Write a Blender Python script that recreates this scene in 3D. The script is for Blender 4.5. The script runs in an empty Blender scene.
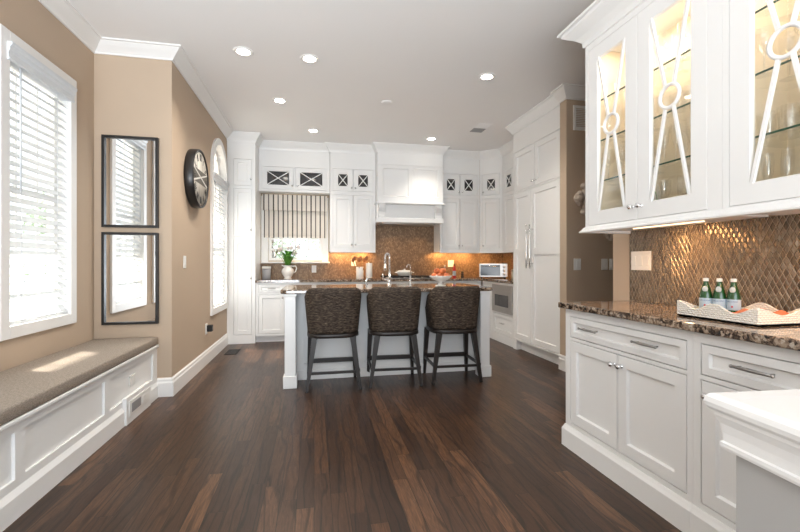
import bpy, bmesh, math, random
from mathutils import Vector, Matrix
random.seed(7)
SC = bpy.context.scene
COL = SC.collection
# ------------------------------------------------------------------ camera, world, sun, exposure
YAW = math.atan(86 / 410)
cam = bpy.data.objects.new('camera', bpy.data.cameras.new('camera'))
COL.objects.link(cam)
cam.location = (0, 0, 1.18)
cam.rotation_euler = (math.pi / 2, 0, -YAW)
cam.data.sensor_width = 36
cam.data.lens = 36 * 410 / 800
cam.data.shift_y = -3 / 800
cam.data.clip_start = 0.02
SC.camera = cam
vs = SC.view_settings
vs.view_transform = 'Standard'
vs.look = 'None'
vs.exposure = 1.1
vs.gamma = 1
vs.use_curve_mapping = False
SC.cycles.use_denoising = True
SC.cycles.max_bounces = 10
SC.cycles.diffuse_bounces = 5
SC.cycles.transparent_max_bounces = 24
SC.cycles.sample_clamp_indirect = 6

world = bpy.data.worlds.new('sky')
SC.world = world
world.use_nodes = True
wn = world.node_tree
bg = wn.nodes['Background']
bg.inputs[0].default_value = (0.86, 0.94, 1.0, 1)
bg.inputs[1].default_value = .85

def light(name, kind, loc, direction, energy, color=(1, 1, 1), **kw):
    d = bpy.data.lights.new(name, kind)
    d.energy = energy
    d.color = color
    for k, v in kw.items():
        setattr(d, k, v)
    o = bpy.data.objects.new(name, d)
    COL.objects.link(o)
    o.location = loc
    o.rotation_euler = Vector(direction).to_track_quat('-Z', 'Y').to_euler()
    return o

light('sun', 'SUN', (0, 0, 10), (1, -.5, -2.15), 21, (1, .93, .82), angle=math.radians(.6))

# added fill lights behind the camera, one aimed at the ceiling; no windows modelled
light('rear_fill', 'AREA', (.1, -2.5, 1.5), (0.0, 1, .22), 50, (.83, .91, 1), shape='RECTANGLE', size=3.8, size_y=2.4)
light('rear_ceiling_fill', 'AREA', (-.9, -2.0, .7), (0, 1, .85), 44, (.90, .95, 1), shape='RECTANGLE', size=1.8, size_y=1.2, spread=math.radians(95))

# ------------------------------------------------------------------ materials
class NT:
    def __init__(s, name):
        s.m = bpy.data.materials.new(name)
        s.m.use_nodes = True
        s.t = s.m.node_tree
        s.b = s.t.nodes['Principled BSDF']
    def n(s, typ, **kw):
        x = s.t.nodes.new(typ)
        for k, v in kw.items():
            setattr(x, k, v)
        return x
    def put(s, sock, v):
        if isinstance(v, bpy.types.NodeSocket):
            s.t.links.new(v, sock)
        elif isinstance(v, (tuple, list)) and len(v) == 3 and sock.type == 'RGBA':
            sock.default_value = (*v, 1)
        else:
            sock.default_value = v
    def math(s, op, a, b=0.0, c=None):
        x = s.n('ShaderNodeMath', operation=op)
        s.put(x.inputs[0], a); s.put(x.inputs[1], b)
        if c is not None: s.put(x.inputs[2], c)
        return x.outputs[0]
    def coord(s, which='Object'):
        return s.n('ShaderNodeTexCoord').outputs[which]
    def mapping(s, v, scale=(1, 1, 1), loc=(0, 0, 0), rot=(0, 0, 0)):
        x = s.n('ShaderNodeMapping')
        s.put(x.inputs[0], v)
        x.inputs['Scale'].default_value = scale
        x.inputs['Location'].default_value = loc
        x.inputs['Rotation'].default_value = rot
        return x.outputs[0]
    def sep(s, v):
        x = s.n('ShaderNodeSeparateXYZ'); s.put(x.inputs[0], v)
        return x.outputs[0], x.outputs[1], x.outputs[2]
    def comb(s, a, b, c=0.0):
        x = s.n('ShaderNodeCombineXYZ')
        s.put(x.inputs[0], a); s.put(x.inputs[1], b); s.put(x.inputs[2], c)
        return x.outputs[0]
    def noise(s, v, scale, detail=3, rough=.5, dist=0):
        x = s.n('ShaderNodeTexNoise'); s.put(x.inputs['Vector'], v)
        x.inputs['Scale'].default_value = scale; x.inputs['Detail'].default_value = detail
        x.inputs['Roughness'].default_value = rough; x.inputs['Distortion'].default_value = dist
        return x.outputs['Fac']
    def rnd(s, v):
        x = s.n('ShaderNodeTexWhiteNoise', noise_dimensions='3D'); s.put(x.inputs['Vector'], v)
        return x.outputs['Value']
    def ramp(s, f, stops, interp='LINEAR'):
        x = s.n('ShaderNodeValToRGB'); s.put(x.inputs[0], f)
        x.color_ramp.interpolation = interp
        e = x.color_ramp.elements
        while len(e) < len(stops): e.new(.5)
        for i, (p, c) in enumerate(stops):
            e[i].position = p; e[i].color = (*c, 1)
        return x.outputs[0]
    def mix(s, f, a, b, blend='MIX'):
        x = s.n('ShaderNodeMix', data_type='RGBA', blend_type=blend)
        s.put(x.inputs[0], f); s.put(x.inputs[6], a); s.put(x.inputs[7], b)
        return x.outputs[2]
    def bump(s, h, strength=.3, dist=.005):
        x = s.n('ShaderNodeBump'); s.put(x.inputs['Height'], h)
        x.inputs['Strength'].default_value = strength; x.inputs['Distance'].default_value = dist
        s.t.links.new(x.outputs[0], s.b.inputs['Normal'])
    def set(s, color=None, rough=None, metal=None, spec=None, coat=None):
        if color is not None: s.put(s.b.inputs['Base Color'], color)
        if rough is not None: s.put(s.b.inputs['Roughness'], rough)
        if metal is not None: s.put(s.b.inputs['Metallic'], metal)
        if spec is not None: s.put(s.b.inputs['Specular IOR Level'], spec)
        if coat is not None: s.put(s.b.inputs['Coat Weight'], coat)
        return s.m

def plain(name, color, rough=.5, metal=0.0, var=.04, scale=6, bump=0, spec=None):
    s = NT(name)
    f = s.noise(s.coord(), scale, 3)
    c = s.mix(f, tuple(max(0, v * (1 - var)) for v in color), tuple(min(1, v * (1 + var)) for v in color))
    if bump:
        s.bump(s.noise(s.coord(), 180, 2), bump, .001)
    return s.set(c, rough, metal, spec)

def emis(name, color, strength):
    s = NT(name)
    s.put(s.b.inputs['Emission Color'], color)
    s.b.inputs['Emission Strength'].default_value = strength
    return s.set(color, .5)

def thin_glass(name, tint=(1, 1, 1), refl=.08, rough=.02):
    m = bpy.data.materials.new(name); m.use_nodes = True
    t = m.node_tree; t.nodes.clear()
    out = t.nodes.new('ShaderNodeOutputMaterial'); mx = t.nodes.new('ShaderNodeMixShader')
    tr = t.nodes.new('ShaderNodeBsdfTransparent'); gl = t.nodes.new('ShaderNodeBsdfGlossy')
    fr = t.nodes.new('ShaderNodeLayerWeight'); fr.inputs[0].default_value = .25
    mu = t.nodes.new('ShaderNodeMath'); mu.operation = 'MULTIPLY_ADD'
    mu.inputs[1].default_value = .75; mu.inputs[2].default_value = refl; mu.use_clamp = True
    tr.inputs[0].default_value = (*tint, 1); gl.inputs['Roughness'].default_value = rough
    t.links.new(fr.outputs['Facing'], mu.inputs[0])
    pw = t.nodes.new('ShaderNodeMath'); pw.operation = 'POWER'; pw.inputs[1].default_value = 5
    t.links.new(fr.outputs['Facing'], pw.inputs[0]); t.links.new(pw.outputs[0], mu.inputs[0])
    t.links.new(mu.outputs[0], mx.inputs[0]); t.links.new(tr.outputs[0], mx.inputs[1]); t.links.new(gl.outputs[0], mx.inputs[2])
    t.links.new(mx.outputs[0], out.inputs[0])
    return m

def mat_floor():
    s = NT('oak_floor')
    x, y, z = s.sep(s.coord())
    W = .083
    u = s.math('DIVIDE', x, W); iu = s.math('FLOOR', u); fu = s.math('FRACT', u)
    off = s.rnd(s.comb(iu, 3.3, 1.0))
    v = s.math('ADD', s.math('DIVIDE', y, .80), s.math('MULTIPLY', off, 7.0))
    iv = s.math('FLOOR', v); fv = s.math('FRACT', v)
    r = s.rnd(s.comb(iu, iv, 5.0))
    r2 = s.rnd(s.comb(iv, iu, 9.0))
    vec = s.comb(s.math('ADD', x, s.math('MULTIPLY', r, 9.0)), s.math('ADD', s.math('MULTIPLY', y, .09), s.math('MULTIPLY', r2, 5.0)), r)
    g = s.noise(vec, 75, 6, .7, 1.2)
    vec2 = s.comb(s.math('ADD', x, s.math('MULTIPLY', r, 9.0)), s.math('ADD', s.math('MULTIPLY', y, .16), r2), r2)
    cath = s.n('ShaderNodeTexWave', wave_type='BANDS', bands_direction='X')
    s.put(cath.inputs['Vector'], vec2)
    cath.inputs['Scale'].default_value = 5.5; cath.inputs['Distortion'].default_value = 12
    cath.inputs['Detail'].default_value = 2; cath.inputs['Detail Scale'].default_value = 1.3
    base = s.ramp(r, [(0, (.036, .016, .008)), (.35, (.062, .028, .013)), (.75, (.098, .045, .021)), (1, (.160, .076, .036))])
    gg = s.ramp(g, [(.34, (0, 0, 0)), (.66, (1, 1, 1))])
    c = s.mix(s.math('MULTIPLY', gg, .72), base, (.020, .010, .006))
    dark = s.ramp(cath.outputs['Fac'], [(0, (.25, .25, .25)), (.2, (1, 1, 1))])
    c = s.mix(.8, c, dark, 'MULTIPLY')
    e = s.math('MINIMUM', s.math('MINIMUM', fu, s.math('SUBTRACT', 1.0, fu)),
               s.math('MULTIPLY', s.math('MINIMUM', fv, s.math('SUBTRACT', 1.0, fv)), 12.0))
    seam = s.math('GREATER_THAN', e, .018)
    c = s.mix(seam, (.008, .005, .003), c)
    s.bump(s.math('ADD', s.math('MULTIPLY', g, .25), s.math('MULTIPLY', seam, .6)), .22, .0015)
    rough = s.math('ADD', .24, s.math('MULTIPLY', g, .2))
    return s.set(c, rough, spec=.4)

def mat_granite():
    s = NT('brown_granite')
    co = s.coord()
    n1 = s.noise(co, 26, 6, .68, .6)
    v = s.n('ShaderNodeTexVoronoi'); s.put(v.inputs['Vector'], co); v.inputs['Scale'].default_value = 95
    n2 = s.math('ADD', s.math('MULTIPLY', n1, .85), s.math('MULTIPLY', s.sep(v.outputs['Color'])[0], .22))
    c = s.ramp(n2, [(.36, (.010, .009, .008)), (.46, (.045, .030, .022)), (.53, (.15, .10, .07)), (.60, (.34, .25, .18)), (.70, (.52, .45, .37)), (.8, (.08, .06, .05))])
    return s.set(c, .07, spec=.6)

def mat_diamond(name, axis, w, h, stops, grout, rough, metal, bumpd, warp=0.0):
    s = NT(name)
    x, y, z = s.sep(s.coord())
    a = {'x': x, 'y': y}[axis]
    p = s.math('ADD', s.math('DIVIDE', a, w), s.math('DIVIDE', z, h))
    q = s.math('SUBTRACT', s.math('DIVIDE', a, w), s.math('DIVIDE', z, h))
    fp = s.math('FRACT', p); fq = s.math('FRACT', q)
    r = s.rnd(s.comb(s.math('FLOOR', p), s.math('FLOOR', q), 2.0))
    ep = s.math('MINIMUM', fp, s.math('SUBTRACT', 1.0, fp)); eq = s.math('MINIMUM', fq, s.math('SUBTRACT', 1.0, fq))
    e = s.math('MINIMUM', ep, eq)
    body = s.math('GREATER_THAN', e, .055)
    n = s.noise(s.coord(), 55, 3, .6)
    c = s.ramp(s.math('ADD', s.math('MULTIPLY', r, .6), s.math('MULTIPLY', n, .4)), stops)
    c = s.mix(body, grout, c)
    hgt = s.math('MULTIPLY', s.math('MINIMUM', e, .22), 4.0)
    tilt = s.math('MULTIPLY', s.math('MULTIPLY', s.math('SUBTRACT', r, .5), s.math('SUBTRACT', fp, .5)), 1.0)
    s.bump(s.math('ADD', hgt, s.math('ADD', tilt, s.math('MULTIPLY', n, .3))), 1.0, bumpd)
    s.set(c, s.math('ADD', rough, s.math('MULTIPLY', s.math('SUBTRACT', 1.0, body), .4)), s.math('MULTIPLY', body, metal))
    return s.m

def mat_weave():
    s = NT('woven_brown_upholstery')
    x, y, z = s.sep(s.coord())
    ang = s.math('ARCTAN2', y, x)
    v = s.comb(s.math('MULTIPLY', ang, .9), s.math('MULTIPLY', z, 15.0), 0.0)
    n1 = s.noise(v, 5.5, 4, .65)
    v2 = s.comb(s.math('MULTIPLY', ang, 2.2), s.math('MULTIPLY', z, 34.0), 2.0)
    n2 = s.noise(v2, 4.5, 2, .5)
    f = s.math('ADD', s.math('MULTIPLY', n1, .6), s.math('MULTIPLY', n2, .4))
    c = s.ramp(f, [(.36, (.008, .006, .005)), (.47, (.040, .028, .020)), (.56, (.085, .062, .045)), (.68, (.22, .17, .125))])
    s.bump(f, .9, .006)
    return s.set(c, .75, spec=.25)

def mat_linen(name, a, b, sc=1.0):
    s = NT(name)
    x, y, z = s.sep(s.coord())
    n1 = s.noise(s.mapping(s.coord(), (1, .15, 1)), 420 * sc, 2)
    n2 = s.noise(s.mapping(s.coord(), (.15, 1, 1)), 420 * sc, 2)
    f = s.math('ADD', s.math('MULTIPLY', n1, .5), s.math('MULTIPLY', n2, .5))
    s.bump(f, .4, .002)
    return s.set(s.ramp(f, [(.38, a), (.62, b)]), .9, spec=.15)

def mat_stripes():
    s = NT('striped_shade_fabric')
    x, y, z = s.sep(s.coord())
    u = s.math('FRACT', s.math('DIVIDE', s.math('ADD', x, .497), .147))
    n = s.noise(s.coord(), 300, 2)
    cream = s.mix(n, (.62, .52, .42), (.72, .62, .52))
    c = s.ramp(u, [(0, (.012, .012, .014)), (.14, (.82, .77, .70)), (.5, (.09, .085, .085)), (.62, (.82, .77, .70)), (.9, (.82, .77, .70))], 'CONSTANT')
    c = s.mix(.12, c, cream)
    return s.set(c, .9, spec=.1)

def mat_wicker():
    s = NT('white_wicker')
    x, y, z = s.sep(s.coord())
    a = s.math('ADD', x, y)
    row = s.math('FLOOR', s.math('MULTIPLY', z, 110.0))
    w = s.math('SINE', s.math('ADD', s.math('MULTIPLY', a, 330.0), s.math('MULTIPLY', row, 3.14159)))
    r = s.math('SINE', s.math('MULTIPLY', z, 690.0))
    f = s.math('MULTIPLY', s.math('ADD', w, 1.2), s.math('ADD', r, 1.2))
    s.bump(f, .6, .002)
    c = s.ramp(s.math('MULTIPLY', f, .3), [(.0, (.50, .42, .32)), (.04, (.84, .80, .72)), (.6, (.90, .87, .80))])
    return s.set(c, .6)

M = {}
M['wall'] = plain('beige_wall_paint', (.50, .39, .29), .85, bump=.05, scale=2)
M['ceil'] = plain('ceiling_paint', (.88, .87, .86), .9, scale=2, var=.01)
M['white'] = plain('white_cabinet_paint', (.84, .84, .83), .35, var=.01)
M['trim'] = plain('white_trim_paint', (.84, .83, .81), .4, var=.01)
M['floor'] = mat_floor()
M['granite'] = mat_granite()
M['tile_near'] = mat_diamond('glass_diamond_tile', 'y', .028, .054,
    [(0, (.09, .065, .045)), (.4, (.18, .135, .095)), (.7, (.26, .20, .145)), (1, (.42, .35, .28))], (.30, .25, .19), .22, .45, .004)
M['tile_far'] = mat_diamond('small_brown_mosaic', 'x', .030, .042,
    [(0, (.13, .075, .04)), (.5, (.24, .145, .08)), (1, (.40, .27, .16))], (.16, .11, .07), .28, .25, .002)
M['tile_side'] = mat_diamond('small_brown_mosaic_side', 'y', .030, .042,
    [(0, (.13, .075, .04)), (.5, (.24, .145, .08)), (1, (.40, .27, .16))], (.16, .11, .07), .28, .25, .002)
M['weave'] = mat_weave()
M['espresso'] = plain('espresso_wood', (.020, .015, .013), .38, var=.3, scale=20)
M['leather'] = plain('dark_leather', (.018, .014, .013), .45, bump=.2)
M['linen'] = mat_linen('grey_brown_linen', (.22, .18, .145), (.40, .35, .30))
M['stripes'] = mat_stripes()
M['wicker'] = mat_wicker()
M['chrome'] = plain('polished_chrome', (.78, .78, .78), .12, 1.0, var=.02)
M['steel'] = plain('brushed_steel', (.48, .46, .44), .34, 1.0, var=.05)
M['nickel'] = plain('aged_silver', (.42, .41, .40), .28, 1.0, var=.25, scale=160, bump=.6)
M['black'] = plain('black_frame', (.012, .011, .011), .35, var=.1)
M['blackmat'] = plain('matte_black', (.015, .015, .016), .7)
M['darkglass'] = plain('dark_cabinet_glass', (.035, .034, .036), .06, var=.5, scale=9, spec=.9)
M['ovenglass'] = plain('oven_door_glass', (.06, .07, .085), .12, var=.3, spec=.4)
M['mirror'] = plain('mirror_silver', (.92, .93, .93), .01, 1.0, var=0)
M['glass'] = thin_glass('clear_glass', (.97, .98, .97), .05)
M['winglass'] = thin_glass('window_glass', (1, 1, 1), .03)
M['shelf'] = thin_glass('glass_shelf', (.98, .99, .985), .12)
M['shelfedge'] = plain('green_glass_edge', (.02, .085, .055), .15, var=.2)
M['goblet'] = thin_glass('crystal', (.985, .985, .98), .16)
M['cabin'] = plain('cream_cabinet_interior', (.78, .70, .58), .6, var=.02)
M['blind'] = plain('white_blind_slat', (.71, .74, .765), .5, var=.02)
M['porcelain'] = plain('white_porcelain', (.82, .80, .76), .2, var=.02)
M['plastic'] = plain('white_plastic', (.80, .79, .76), .35, var=.01)
M['grey'] = plain('grey_ceramic', (.30, .30, .31), .4)
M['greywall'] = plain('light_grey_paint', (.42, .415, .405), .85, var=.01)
M['green'] = plain('green_bottle_glass', (.006, .065, .012), .08, var=.2, spec=.8)
M['paper'] = plain('pale_blue_label', (.42, .52, .60), .6)
M['silverfoil'] = plain('silver_neck_label', (.58, .60, .58), .4)
M['ink'] = plain('dark_blue_ink', (.02, .05, .22), .6)
M['red'] = plain('red_ink', (.55, .03, .03), .5)
M['coral'] = plain('coral_cloth', (.72, .22, .11), .8, var=.2, scale=30)
M['peach'] = plain('peach_skin', (.62, .15, .045), .45, var=.75, scale=22)
M['stem'] = plain('tulip_green', (.10, .30, .035), .5, var=.3)
M['petal'] = plain('pale_pink_petal', (.80, .72, .70), .6, var=.15, scale=30)
M['wood'] = plain('orange_brown_wood', (.24, .09, .03), .55, var=.3, scale=30)
M['carved'] = plain('carved_cream_stone', (.52, .44, .37), .8, var=.3, scale=60, bump=.8)
M['leaf'] = plain('tree_leaf', (.34, .42, .33), .6, var=.5, scale=2)
M['bark'] = plain('tree_bark', (.12, .09, .06), .9)
M['lawn'] = plain('stone_paving', (.24, .235, .22), .9, var=.2)
M['lamp'] = emis('warm_lamp_lens', (1, .93, .82), 14)
M['pucklamp'] = emis('warm_puck_lens', (1, .84, .66), 3)
M['warmlamp'] = emis('amber_lamp_lens', (1, .78, .52), .9)
M['dial'] = None

def mat_dial():
    s = NT('weathered_clock_dial')
    x, y, z = s.sep(s.coord())
    n = s.noise(s.mapping(s.coord(), (1, .3, 1)), 22, 5, .7)
    v = s.n('ShaderNodeTexNoise'); s.put(v.inputs['Vector'], s.mapping(s.coord(), (1, 9, .6)))
    v.inputs['Scale'].default_value = 5
    c = s.ramp(v.outputs['Fac'], [(.3, (.30, .28, .24)), (.5, (.55, .52, .46)), (.7, (.70, .67, .60))])
    return s.set(c, .6)
M['dial'] = mat_dial()
M['darkband'] = plain('dark_weathered_board', (.11, .10, .085), .7, var=.4, scale=14)

# ------------------------------------------------------------------ mesh helpers
class B:
    """collects shapes in one bmesh, then links them as one mesh object"""
    def __init__(s):
        s.bm = bmesh.new()
    def box(s, x0, y0, z0, x1, y1, z1, bev=0.0, mi=0, mtx=None):
        bm = s.bm
        c = [(x, y, z) for x in (x0, x1) for y in (y0, y1) for z in (z0, z1)]
        v = [bm.verts.new(Vector(p) if mtx is None else mtx @ Vector(p)) for p in c]
        fs = [(0, 1, 3, 2), (4, 6, 7, 5), (0, 4, 5, 1), (2, 3, 7, 6), (0, 2, 6, 4), (1, 5, 7, 3)]
        F = [bm.faces.new([v[i] for i in f]) for f in fs]
        for f in F: f.material_index = mi
        if bev > 0:
            ed = list({e for f in F for e in f.edges})
            r = bmesh.ops.bevel(bm, geom=ed, offset=bev, segments=2, affect='EDGES', profile=.5)
            for f in r['faces']: f.material_index = mi
        return s
    def lathe(s, prof, cx=0, cy=0, cz=0, seg=24, mi=0, mtx=None):
        bm = s.bm; rings = []
        for (r, z) in prof:
            if r < 1e-6:
                p = Vector((cx, cy, cz + z)); rings.append([bm.verts.new(mtx @ p if mtx else p)])
            else:
                ring = []
                for i in range(seg):
                    a = 2 * math.pi * i / seg
                    p = Vector((cx + r * math.cos(a), cy + r * math.sin(a), cz + z))
                    ring.append(bm.verts.new(mtx @ p if mtx else p))
                rings.append(ring)
        for a, b in zip(rings, rings[1:]):
            if len(a) == 1 and len(b) == 1: continue
            for i in range(seg):
                j = (i + 1) % seg
                if len(a) == 1: f = bm.faces.new([a[0], b[i], b[j]])
                elif len(b) == 1: f = bm.faces.new([a[i], a[j], b[0]])
                else: f = bm.faces.new([a[i], a[j], b[j], b[i]])
                f.material_index = mi; f.smooth = True
        for ring, rev in ((rings[0], True), (rings[-1], False)):
            if len(ring) > 1 and s.cap:
                f = bm.faces.new(list(reversed(ring)) if rev else ring); f.material_index = mi
        return s
    cap = True
    def tube(s, pts, rad, seg=8, mi=0, square=False, closed=False):
        bm = s.bm; pts = [Vector(p) for p in pts]; n = len(pts)
        rads = rad if isinstance(rad, (list, tuple)) else [rad] * n
        if square: seg = 4
        rings = []; up = None
        for i, p in enumerate(pts):
            if closed: t = pts[(i + 1) % n] - pts[i - 1]
            else: t = (pts[min(i + 1, n - 1)] - pts[max(i - 1, 0)])
            t.normalize()
            if up is None:
                up = Vector((0, 0, 1)) if abs(t.z) < .9 else Vector((0, 1, 0))
            x = t.cross(up).normalized(); y = x.cross(t).normalized(); up = y
            ring = []
            for k in range(seg):
                a = 2 * math.pi * k / seg + (math.pi / 4 if square else 0)
                ring.append(bm.verts.new(p + (x * math.cos(a) + y * math.sin(a)) * rads[i]))
            rings.append(ring)
        pr = list(zip(rings, rings[1:])) + ([(rings[-1], rings[0])] if closed else [])
        for a, b in pr:
            for i in range(seg):
                j = (i + 1) % seg
                f = bm.faces.new([a[i], a[j], b[j], b[i]]); f.material_index = mi; f.smooth = not square
        if not closed:
            f = bm.faces.new(list(reversed(rings[0]))); f.material_index = mi
            f = bm.faces.new(rings[-1]); f.material_index = mi
        return s
    def prism(s, poly, fn, mi=0):
        """poly: 2D outline; fn(u, v, k) -> 3D point, k = 0 or 1 for the two ends"""
        bm = s.bm
        a = [bm.verts.new(fn(u, v, 0)) for u, v in poly]; b = [bm.verts.new(fn(u, v, 1)) for u, v in poly]
        F = [bm.faces.new(a), bm.faces.new(list(reversed(b)))]
        n = len(poly)
        for i in range(n):
            j = (i + 1) % n
            F.append(bm.faces.new([a[j], a[i], b[i], b[j]]))
        for f in F: f.material_index = mi
        for f in F[:2]: f.normal_update()
        bmesh.ops.triangulate(bm, faces=F[:2])
        return s
    def sweep(s, prof, path, side=1, mi=0, closed=False):
        """prof: (out, z) section; path: 2D polyline, out is measured to its right-hand side times side"""
        bm = s.bm; n = len(path); rings = []
        P = [Vector(p) for p in path]
        for i in range(n):
            d0 = (P[i] - P[i - 1]).normalized() if (i > 0 or closed) else None
            d1 = (P[(i + 1) % n] - P[i]).normalized() if (i < n - 1 or closed) else None
            if d0 is None: d0 = d1
            if d1 is None: d1 = d0
            n0 = Vector((d0.y, -d0.x)) * side; n1 = Vector((d1.y, -d1.x)) * side
            m = (n0 + n1)
            m = m / max(.3, m.dot(n0)) if m.length > 1e-6 else n0
            rings.append([bm.verts.new((P[i].x + m.x * o, P[i].y + m.y * o, z)) for o, z in prof])
        k = len(prof)
        pr = list(zip(rings, rings[1:])) + ([(rings[-1], rings[0])] if closed else [])
        for a, b in pr:
            for i in range(k):
                j = (i + 1) % k
                f = bm.faces.new([a[i], b[i], b[j], a[j]]); f.material_index = mi
        if not closed:
            F = [bm.faces.new(rings[0]), bm.faces.new(list(reversed(rings[-1])))]
            for f in F: f.material_index = mi
            for f in F: f.normal_update()
            bmesh.ops.triangulate(bm, faces=F)
        return s
    def ball(s, c, r, seg=16, rings=10, mi=0, scale=(1, 1, 1)):
        prof = [(r * math.sin(math.pi * i / rings), -r * math.cos(math.pi * i / rings)) for i in range(rings + 1)]
        prof[0] = (0, -r); prof[-1] = (0, r)
        m = Matrix.Translation(c) @ Matrix.Diagonal((*scale, 1))
        return s.lathe(prof, seg=seg, mi=mi, mtx=m)
    def done(s, name, mats, parent=None, smooth=None):
        me = bpy.data.meshes.new(name)
        bmesh.ops.recalc_face_normals(s.bm, faces=s.bm.faces)
        s.bm.to_mesh(me); s.bm.free()
        for m in (mats if isinstance(mats, (list, tuple)) else [mats]): me.materials.append(M[m] if isinstance(m, str) else m)
        o = bpy.data.objects.new(name, me); COL.objects.link(o)
        if parent: o.parent = parent
        return o

def thing(name, label, cat, loc=(0, 0, 0), rotz=0.0, group=None):
    o = bpy.data.objects.new(name, None); COL.objects.link(o)
    o.empty_display_size = .1
    o.location = loc; o.rotation_euler = (0, 0, rotz)
    o['label'] = label; o['category'] = cat
    if group: o['group'] = group
    return o
def tag(o, label, cat, group=None, kind=None):
    o['label'] = label; o['category'] = cat
    if group: o['group'] = group
    if kind: o['kind'] = kind
    return o
LAB = {}
def struct(o, label=None, cat=None):
    o['kind'] = 'structure'
    o['label'] = label; o['category'] = cat
    return o
def dup(root, label, loc, rotz=None, group=None):
    r = root.copy(); COL.objects.link(r); r.location = loc
    if rotz is not None: r.rotation_euler = (0, 0, rotz)
    r['label'] = label
    if group: r['group'] = group
    for ch in list(root.children):
        c = ch.copy(); COL.objects.link(c); c.parent = r
        for g in list(ch.children):
            d = g.copy(); COL.objects.link(d); d.parent = c
    return r

# ------------------------------------------------------------------ room shell
CZ = 3.075                     # ceiling
XW, XL, YB = -1.847, -1.236, 3.98   # window wall, kitchen left wall, bay return
YK, XR = 6.98, 3.40            # kitchen back wall, kitchen right wall
YS = -2.6
XT = 2.12                      # tiled wall beside the camera
T = .14

struct(B().box(XW - T, YS, -.1, 5.2, YK + T, 0).done('floor', 'floor'), 'dark stained oak plank floor', 'floor')
struct(B().box(XW - T, YS, CZ, 5.2, YB + T, CZ + .1).box(-1.6, YB + T, CZ, 5.2, YK + T, CZ + .1).done('ceiling', 'ceil'), 'flat off white ceiling', 'ceiling')

def wall_x(name, x0, x1, y0, y1, holes, label):
    b = B(); ys = sorted({y0, y1, *[h[0] for h in holes], *[h[1] for h in holes]})
    for a, c in zip(ys, ys[1:]):
        hs = [h for h in holes if h[0] <= a and h[1] >= c]
        if not hs: b.box(x0, a, 0, x1, c, CZ); continue
        h = hs[0]; b.box(x0, a, 0, x1, c, h[2]); b.box(x0, a, h[3], x1, c, CZ)
    return b, name, label
W1 = (2.955, 3.60, .79, 2.53); W2 = (1.93, 2.58, .79, 2.53)
b, n, l = wall_x('wall_window_side', XW - T, XW, YS, YB + T, [W2, W1], '')
struct(b.done('wall_left', 'wall'), 'beige wall with the tall left window above the bench', 'wall')
struct(B().box(XW, YB, 0, XL - .001, YB + T, CZ).done('wall_bay', 'wall'), 'narrow beige wall carrying the two stacked mirrors', 'wall')
AC, AR, ASP, AB = 5.82, .385, 2.35, .62       # arched window: centre y, radius, spring z, bottom z
b = B()
b.box(XL - T, YB + .001, 0, XL, AC - AR, CZ); b.box(XL - T, AC + AR, 0, XL, YK, CZ)
b.box(XL - T, AC - AR, 0, XL, AC + AR, AB)
for sgn in (-1, 1):
    arc = [(AC + sgn * AR * math.cos(t), ASP + AR * math.sin(t)) for t in [math.pi / 2 * i / 14 for i in range(15)]]
    poly = arc + [(AC, CZ), (AC + sgn * AR, CZ)]
    b.prism(poly, lambda u, v, k: (XL - T * k, u, v))
struct(b.done('wall_kitchen_left', 'wall'), 'beige kitchen wall with the round clock and arched window', 'wall')
WK = (-.73, .13, 1.22, 2.27)
b = B()
b.box(XL - T, YK, 0, WK[0], YK + T, CZ); b.box(WK[1], YK, 0, XR + T, YK + T, CZ)
b.box(WK[0], YK, 0, WK[1], YK + T, WK[2]); b.box(WK[0], YK, WK[3], WK[1], YK + T, CZ)
struct(b.done('wall_back', 'wall'), 'kitchen back wall behind the cabinets', 'wall')
struct(B().box(XR, 4.12, 0, XR + T, YK, CZ).done('wall_kitchen_right', 'wall'), 'kitchen right wall behind the pantry', 'wall')
struct(B().box(2.685, 3.99, 0, 5.0, 4.11, CZ).done('wall_hall', 'wall'), 'shaded brown beige wall with switches and an air grille', 'wall')
struct(B().box(5.0, YS, 0, 5.14, 4.11, CZ).done('wall_right', 'wall'), 'far hall wall', 'wall')
struct(B().box(XT, YS, 0, XT + T, 2.59, CZ).done('wall_tiled', 'wall'), 'beige wall end beside the tiled backsplash', 'wall')

struct(B().box(-2.72, YS, CZ + .02, XW - T - .001, YB + T, CZ + .15).box(-1.84, YB + T + .001, CZ + .02, -1.601, YK + T, CZ + .15).done('trim_eave', 'trim'), 'roof overhang above the windows outside', 'eave')
struct(B().box(2.262, 1.0, 0, 5.0, 1.12, CZ).done('wall_hall_light_block', 'wall'), 'unseen wall added to block rear light from the side hall', 'wall')  # added out of view to keep light from the open rear off the hall
# crown and baseboards
def crown(pr, h, top=CZ):
    return [(0, top), (0, top - h), (.012, top - h), (.016, top - h * .86), (pr * .30, top - h * .70), (pr * .60, top - h * .42),
            (pr * .80, top - h * .20), (pr * .84, top - h * .14), (pr, top - h * .12), (pr, top)]
struct(B().sweep(crown(.106, .10), [(XW, YS), (XW, YB), (XL, YB), (XL, 6.33)], 1).done('trim_1', 'trim'), 'white crown moulding along the beige left walls', 'trim')
CAB = [(XL, 6.33), (-.845, 6.33), (-.845, 6.68), (.25, 6.68), (.25, 6.62), (.985, 6.62), (.985, 6.44), (2.075, 6.44), (2.075, 6.62),
       (2.79, 6.62), (3.07, 6.34), (3.07, 5.235), (2.70, 5.235), (2.70, 4.112)]
struct(B().sweep(crown(.085, .125), CAB, 1).done('trim_2', 'white'), 'white crown moulding running along the kitchen cabinet tops', 'trim')
struct(B().sweep(crown(.12, .115), [(2.685, 4.11), (2.685, 3.99), (5.0, 3.99)], 1).done('trim_3', 'trim'), 'white crown moulding turning the corner beside the pantry', 'trim')
base = [(0, 0), (.018, 0), (.018, .12), (.012, .135), (.012, .15), (.004, .165), (0, .165)]
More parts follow.
